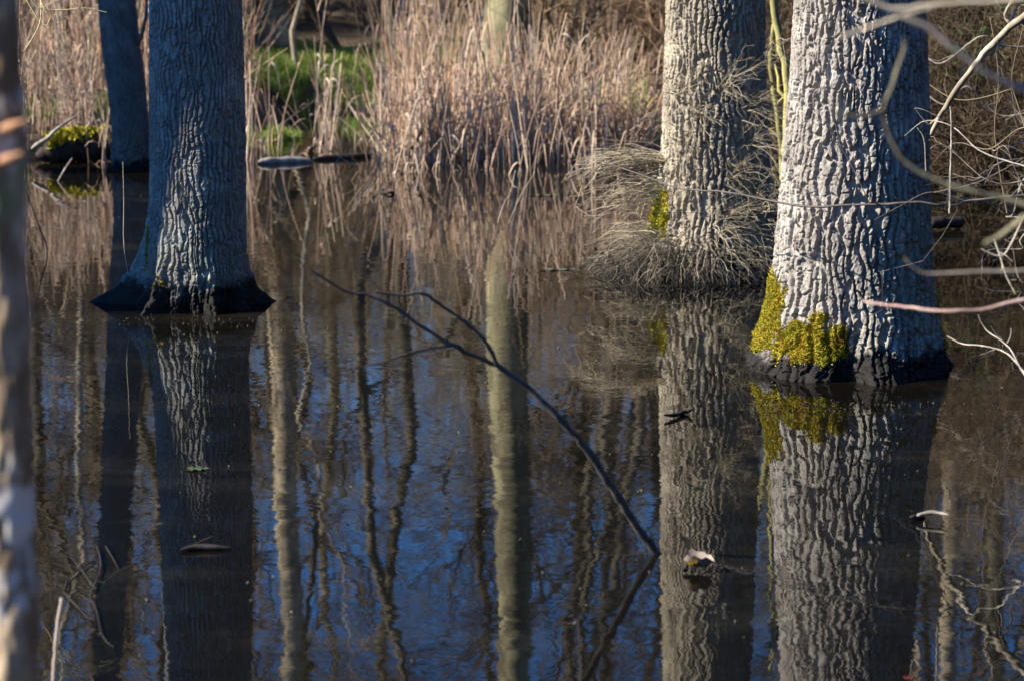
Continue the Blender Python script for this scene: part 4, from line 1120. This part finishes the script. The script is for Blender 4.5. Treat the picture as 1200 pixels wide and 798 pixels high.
reaching('blurred yellowish bough sweeping across the top right corner', [
    ([(1500, -60, 4.2), (1260, -12, 4.2), (1190, 0, 4.2), (1130, 4, 4.2), (1080, 8, 4.2), (1040, 10, 4.2), (1000, -10, 4.2)], 0.006, 0.003, 0),
    ([(1095, 8, 4.2), (1060, 18, 4.2), (1020, 32, 4.2), (985, 44, 4.2)], 0.0035, 0.002, 0)], 'dry_twig', FB)
reaching('blurred whitish bough slanting down to the right edge', [
    ([(1500, 230, 4.0), (1260, 130, 4.0), (1200, 106, 4.0), (1160, 88, 4.0), (1110, 52, 4.0), (1085, 32, 4.0), (1050, 18, 4.0)], 0.0065, 0.004, 0)], 'twig_grey', FB)
reaching('blurred olive twig curling in a hook over the right oak trunk', [
    ([(1500, 330, 4.6), (1260, 262, 4.6), (1200, 240, 4.6), (1130, 222, 4.6), (1090, 208, 4.6), (1060, 190, 4.6), (1045, 165, 4.6), (1035, 130, 4.6), (1048, 95, 4.6), (1058, 60, 4.6), (1060, 45, 4.6)], 0.006, 0.0028, 0),
    ([(1037, 128, 4.6), (1015, 136, 4.6), (990, 136, 4.6), (972, 132, 4.6)], 0.0035, 0.002, 0),
    ([(1200, 255, 4.6), (1175, 275, 4.6), (1155, 285, 4.6)], 0.006, 0.004, 0)], 'mossy_bark', FB)

# twigs over the top-left corner
t = thing('overhanging_branch', 'thin yellowish twigs hanging in the top left corner before the reeds', 'branch', on_y(60, -40, 12))
for rows in ([(10, -60, 12), (40, 5, 12), (70, 12, 12), (100, 10, 12), (125, 15, 12)], [(45, -40, 12), (48, 20, 12), (35, 50, 12), (28, 60, 12)], [(20, -20, 12), (50, 30, 12), (60, 18, 12)], [(90, -40, 12), (84, 0, 12), (98, 12, 12)]):
    b = Buf(); limb(b, rows, 0.004, 0.002, g, 24, 5, 0.15, 4, (1.1, 1.1, 0.8)); b.build('branch', M['dry_twig'], t)

# blurred foreground trunk
YF = 3.7
t = thing('young_tree', 'out-of-focus slim trunk with pale lichen and orange broken wood along the left edge', 'tree', (on_y(-20, 500, YF)[0], YF, gz(-0.75, YF)))
n = 520; zz = np.linspace(gz(-0.75, YF) - 0.2, 4.2, n)
ctr = np.array([(-9, 0), (-2, 150), (3, 300), (8, 500), (15, 798)])
zs = [on_y(a, c_, YF)[2] for a, c_ in ctr]; xs = [on_y(a, c_, YF)[0] for a, c_ in ctr]
o_ = np.argsort(zs); xx = np.interp(zz, np.array(zs)[o_], np.array(xs)[o_])
TT, ZZ = np.meshgrid(np.arange(56) * 2 * PI / 56, zz)
rF = 0.038 * np.interp(ZZ, [0, 1.3, 4.2], [1.12, 1.0, 0.8]) + 0.006 * fbm(np.cos(TT) * 1.4, np.sin(TT) * 1.4, ZZ * 7, 3, 4) + 0.003 * noise3(np.cos(TT) * 5, np.sin(TT) * 5, ZZ * 40, 8)
b = Buf()
i_ = (np.arange(n - 1)[:, None] * 56); k_ = np.arange(56)[None]; k2_ = (k_ + 1) % 56
b.add(np.stack([xx[:, None] + rF * np.cos(TT), YF + rF * np.sin(TT), ZZ], -1), np.stack([i_ + k_, i_ + k2_, i_ + 56 + k2_, i_ + 56 + k_], -1).reshape(-1, 4))
kk = NT('lichened_trunk')
cc_ = kk.mix(kk.ramp(kk.noise(9, kk.mapping((1, 1, 0.5)), 4), 0.4, 0.6), (0.19, 0.13, 0.075), (0.42, 0.33, 0.22))
cc_ = kk.mix(kk.ramp(kk.noise(13, kk.mapping((1, 1, 0.45)), 3), 0.52, 0.6), cc_, (0.62, 0.59, 0.54))
cc_ = kk.mix(kk.ramp(kk.noise(6, None, 3), 0.6, 0.7, 0, 0.8), cc_, (0.20, 0.22, 0.10))
b.build('trunk', kk.base(cc_, 0.9), t)
b = Buf()
for (px, py, ln) in ((16, 148, 0.03), (12, 186, 0.028)):
    p = on_y(px, py, YF - 0.03)
    b.tubes(np.array([p + np.array([-0.03, 0.01, -0.008]), p + np.array([0, -0.012, 0]), p + np.array([0.02, -0.014, 0.008])]), np.array([0.005, 0.008, 0.003]), 8, (0.50, 0.27, 0.14))
tag(b.build('broken_wood', M['leaf'], t), 'fresh orange torn wood')
tb, cb = tree_meshes(seed=501, height=3.0, r0=0.06, crown_from=0.3, limbs=8, sub=5, tw=4, fine=0)
cb.v = [v + np.array([xx[-1], YF, 3.9]) for v in cb.v]
cb.build('crown', M['twig'], t)
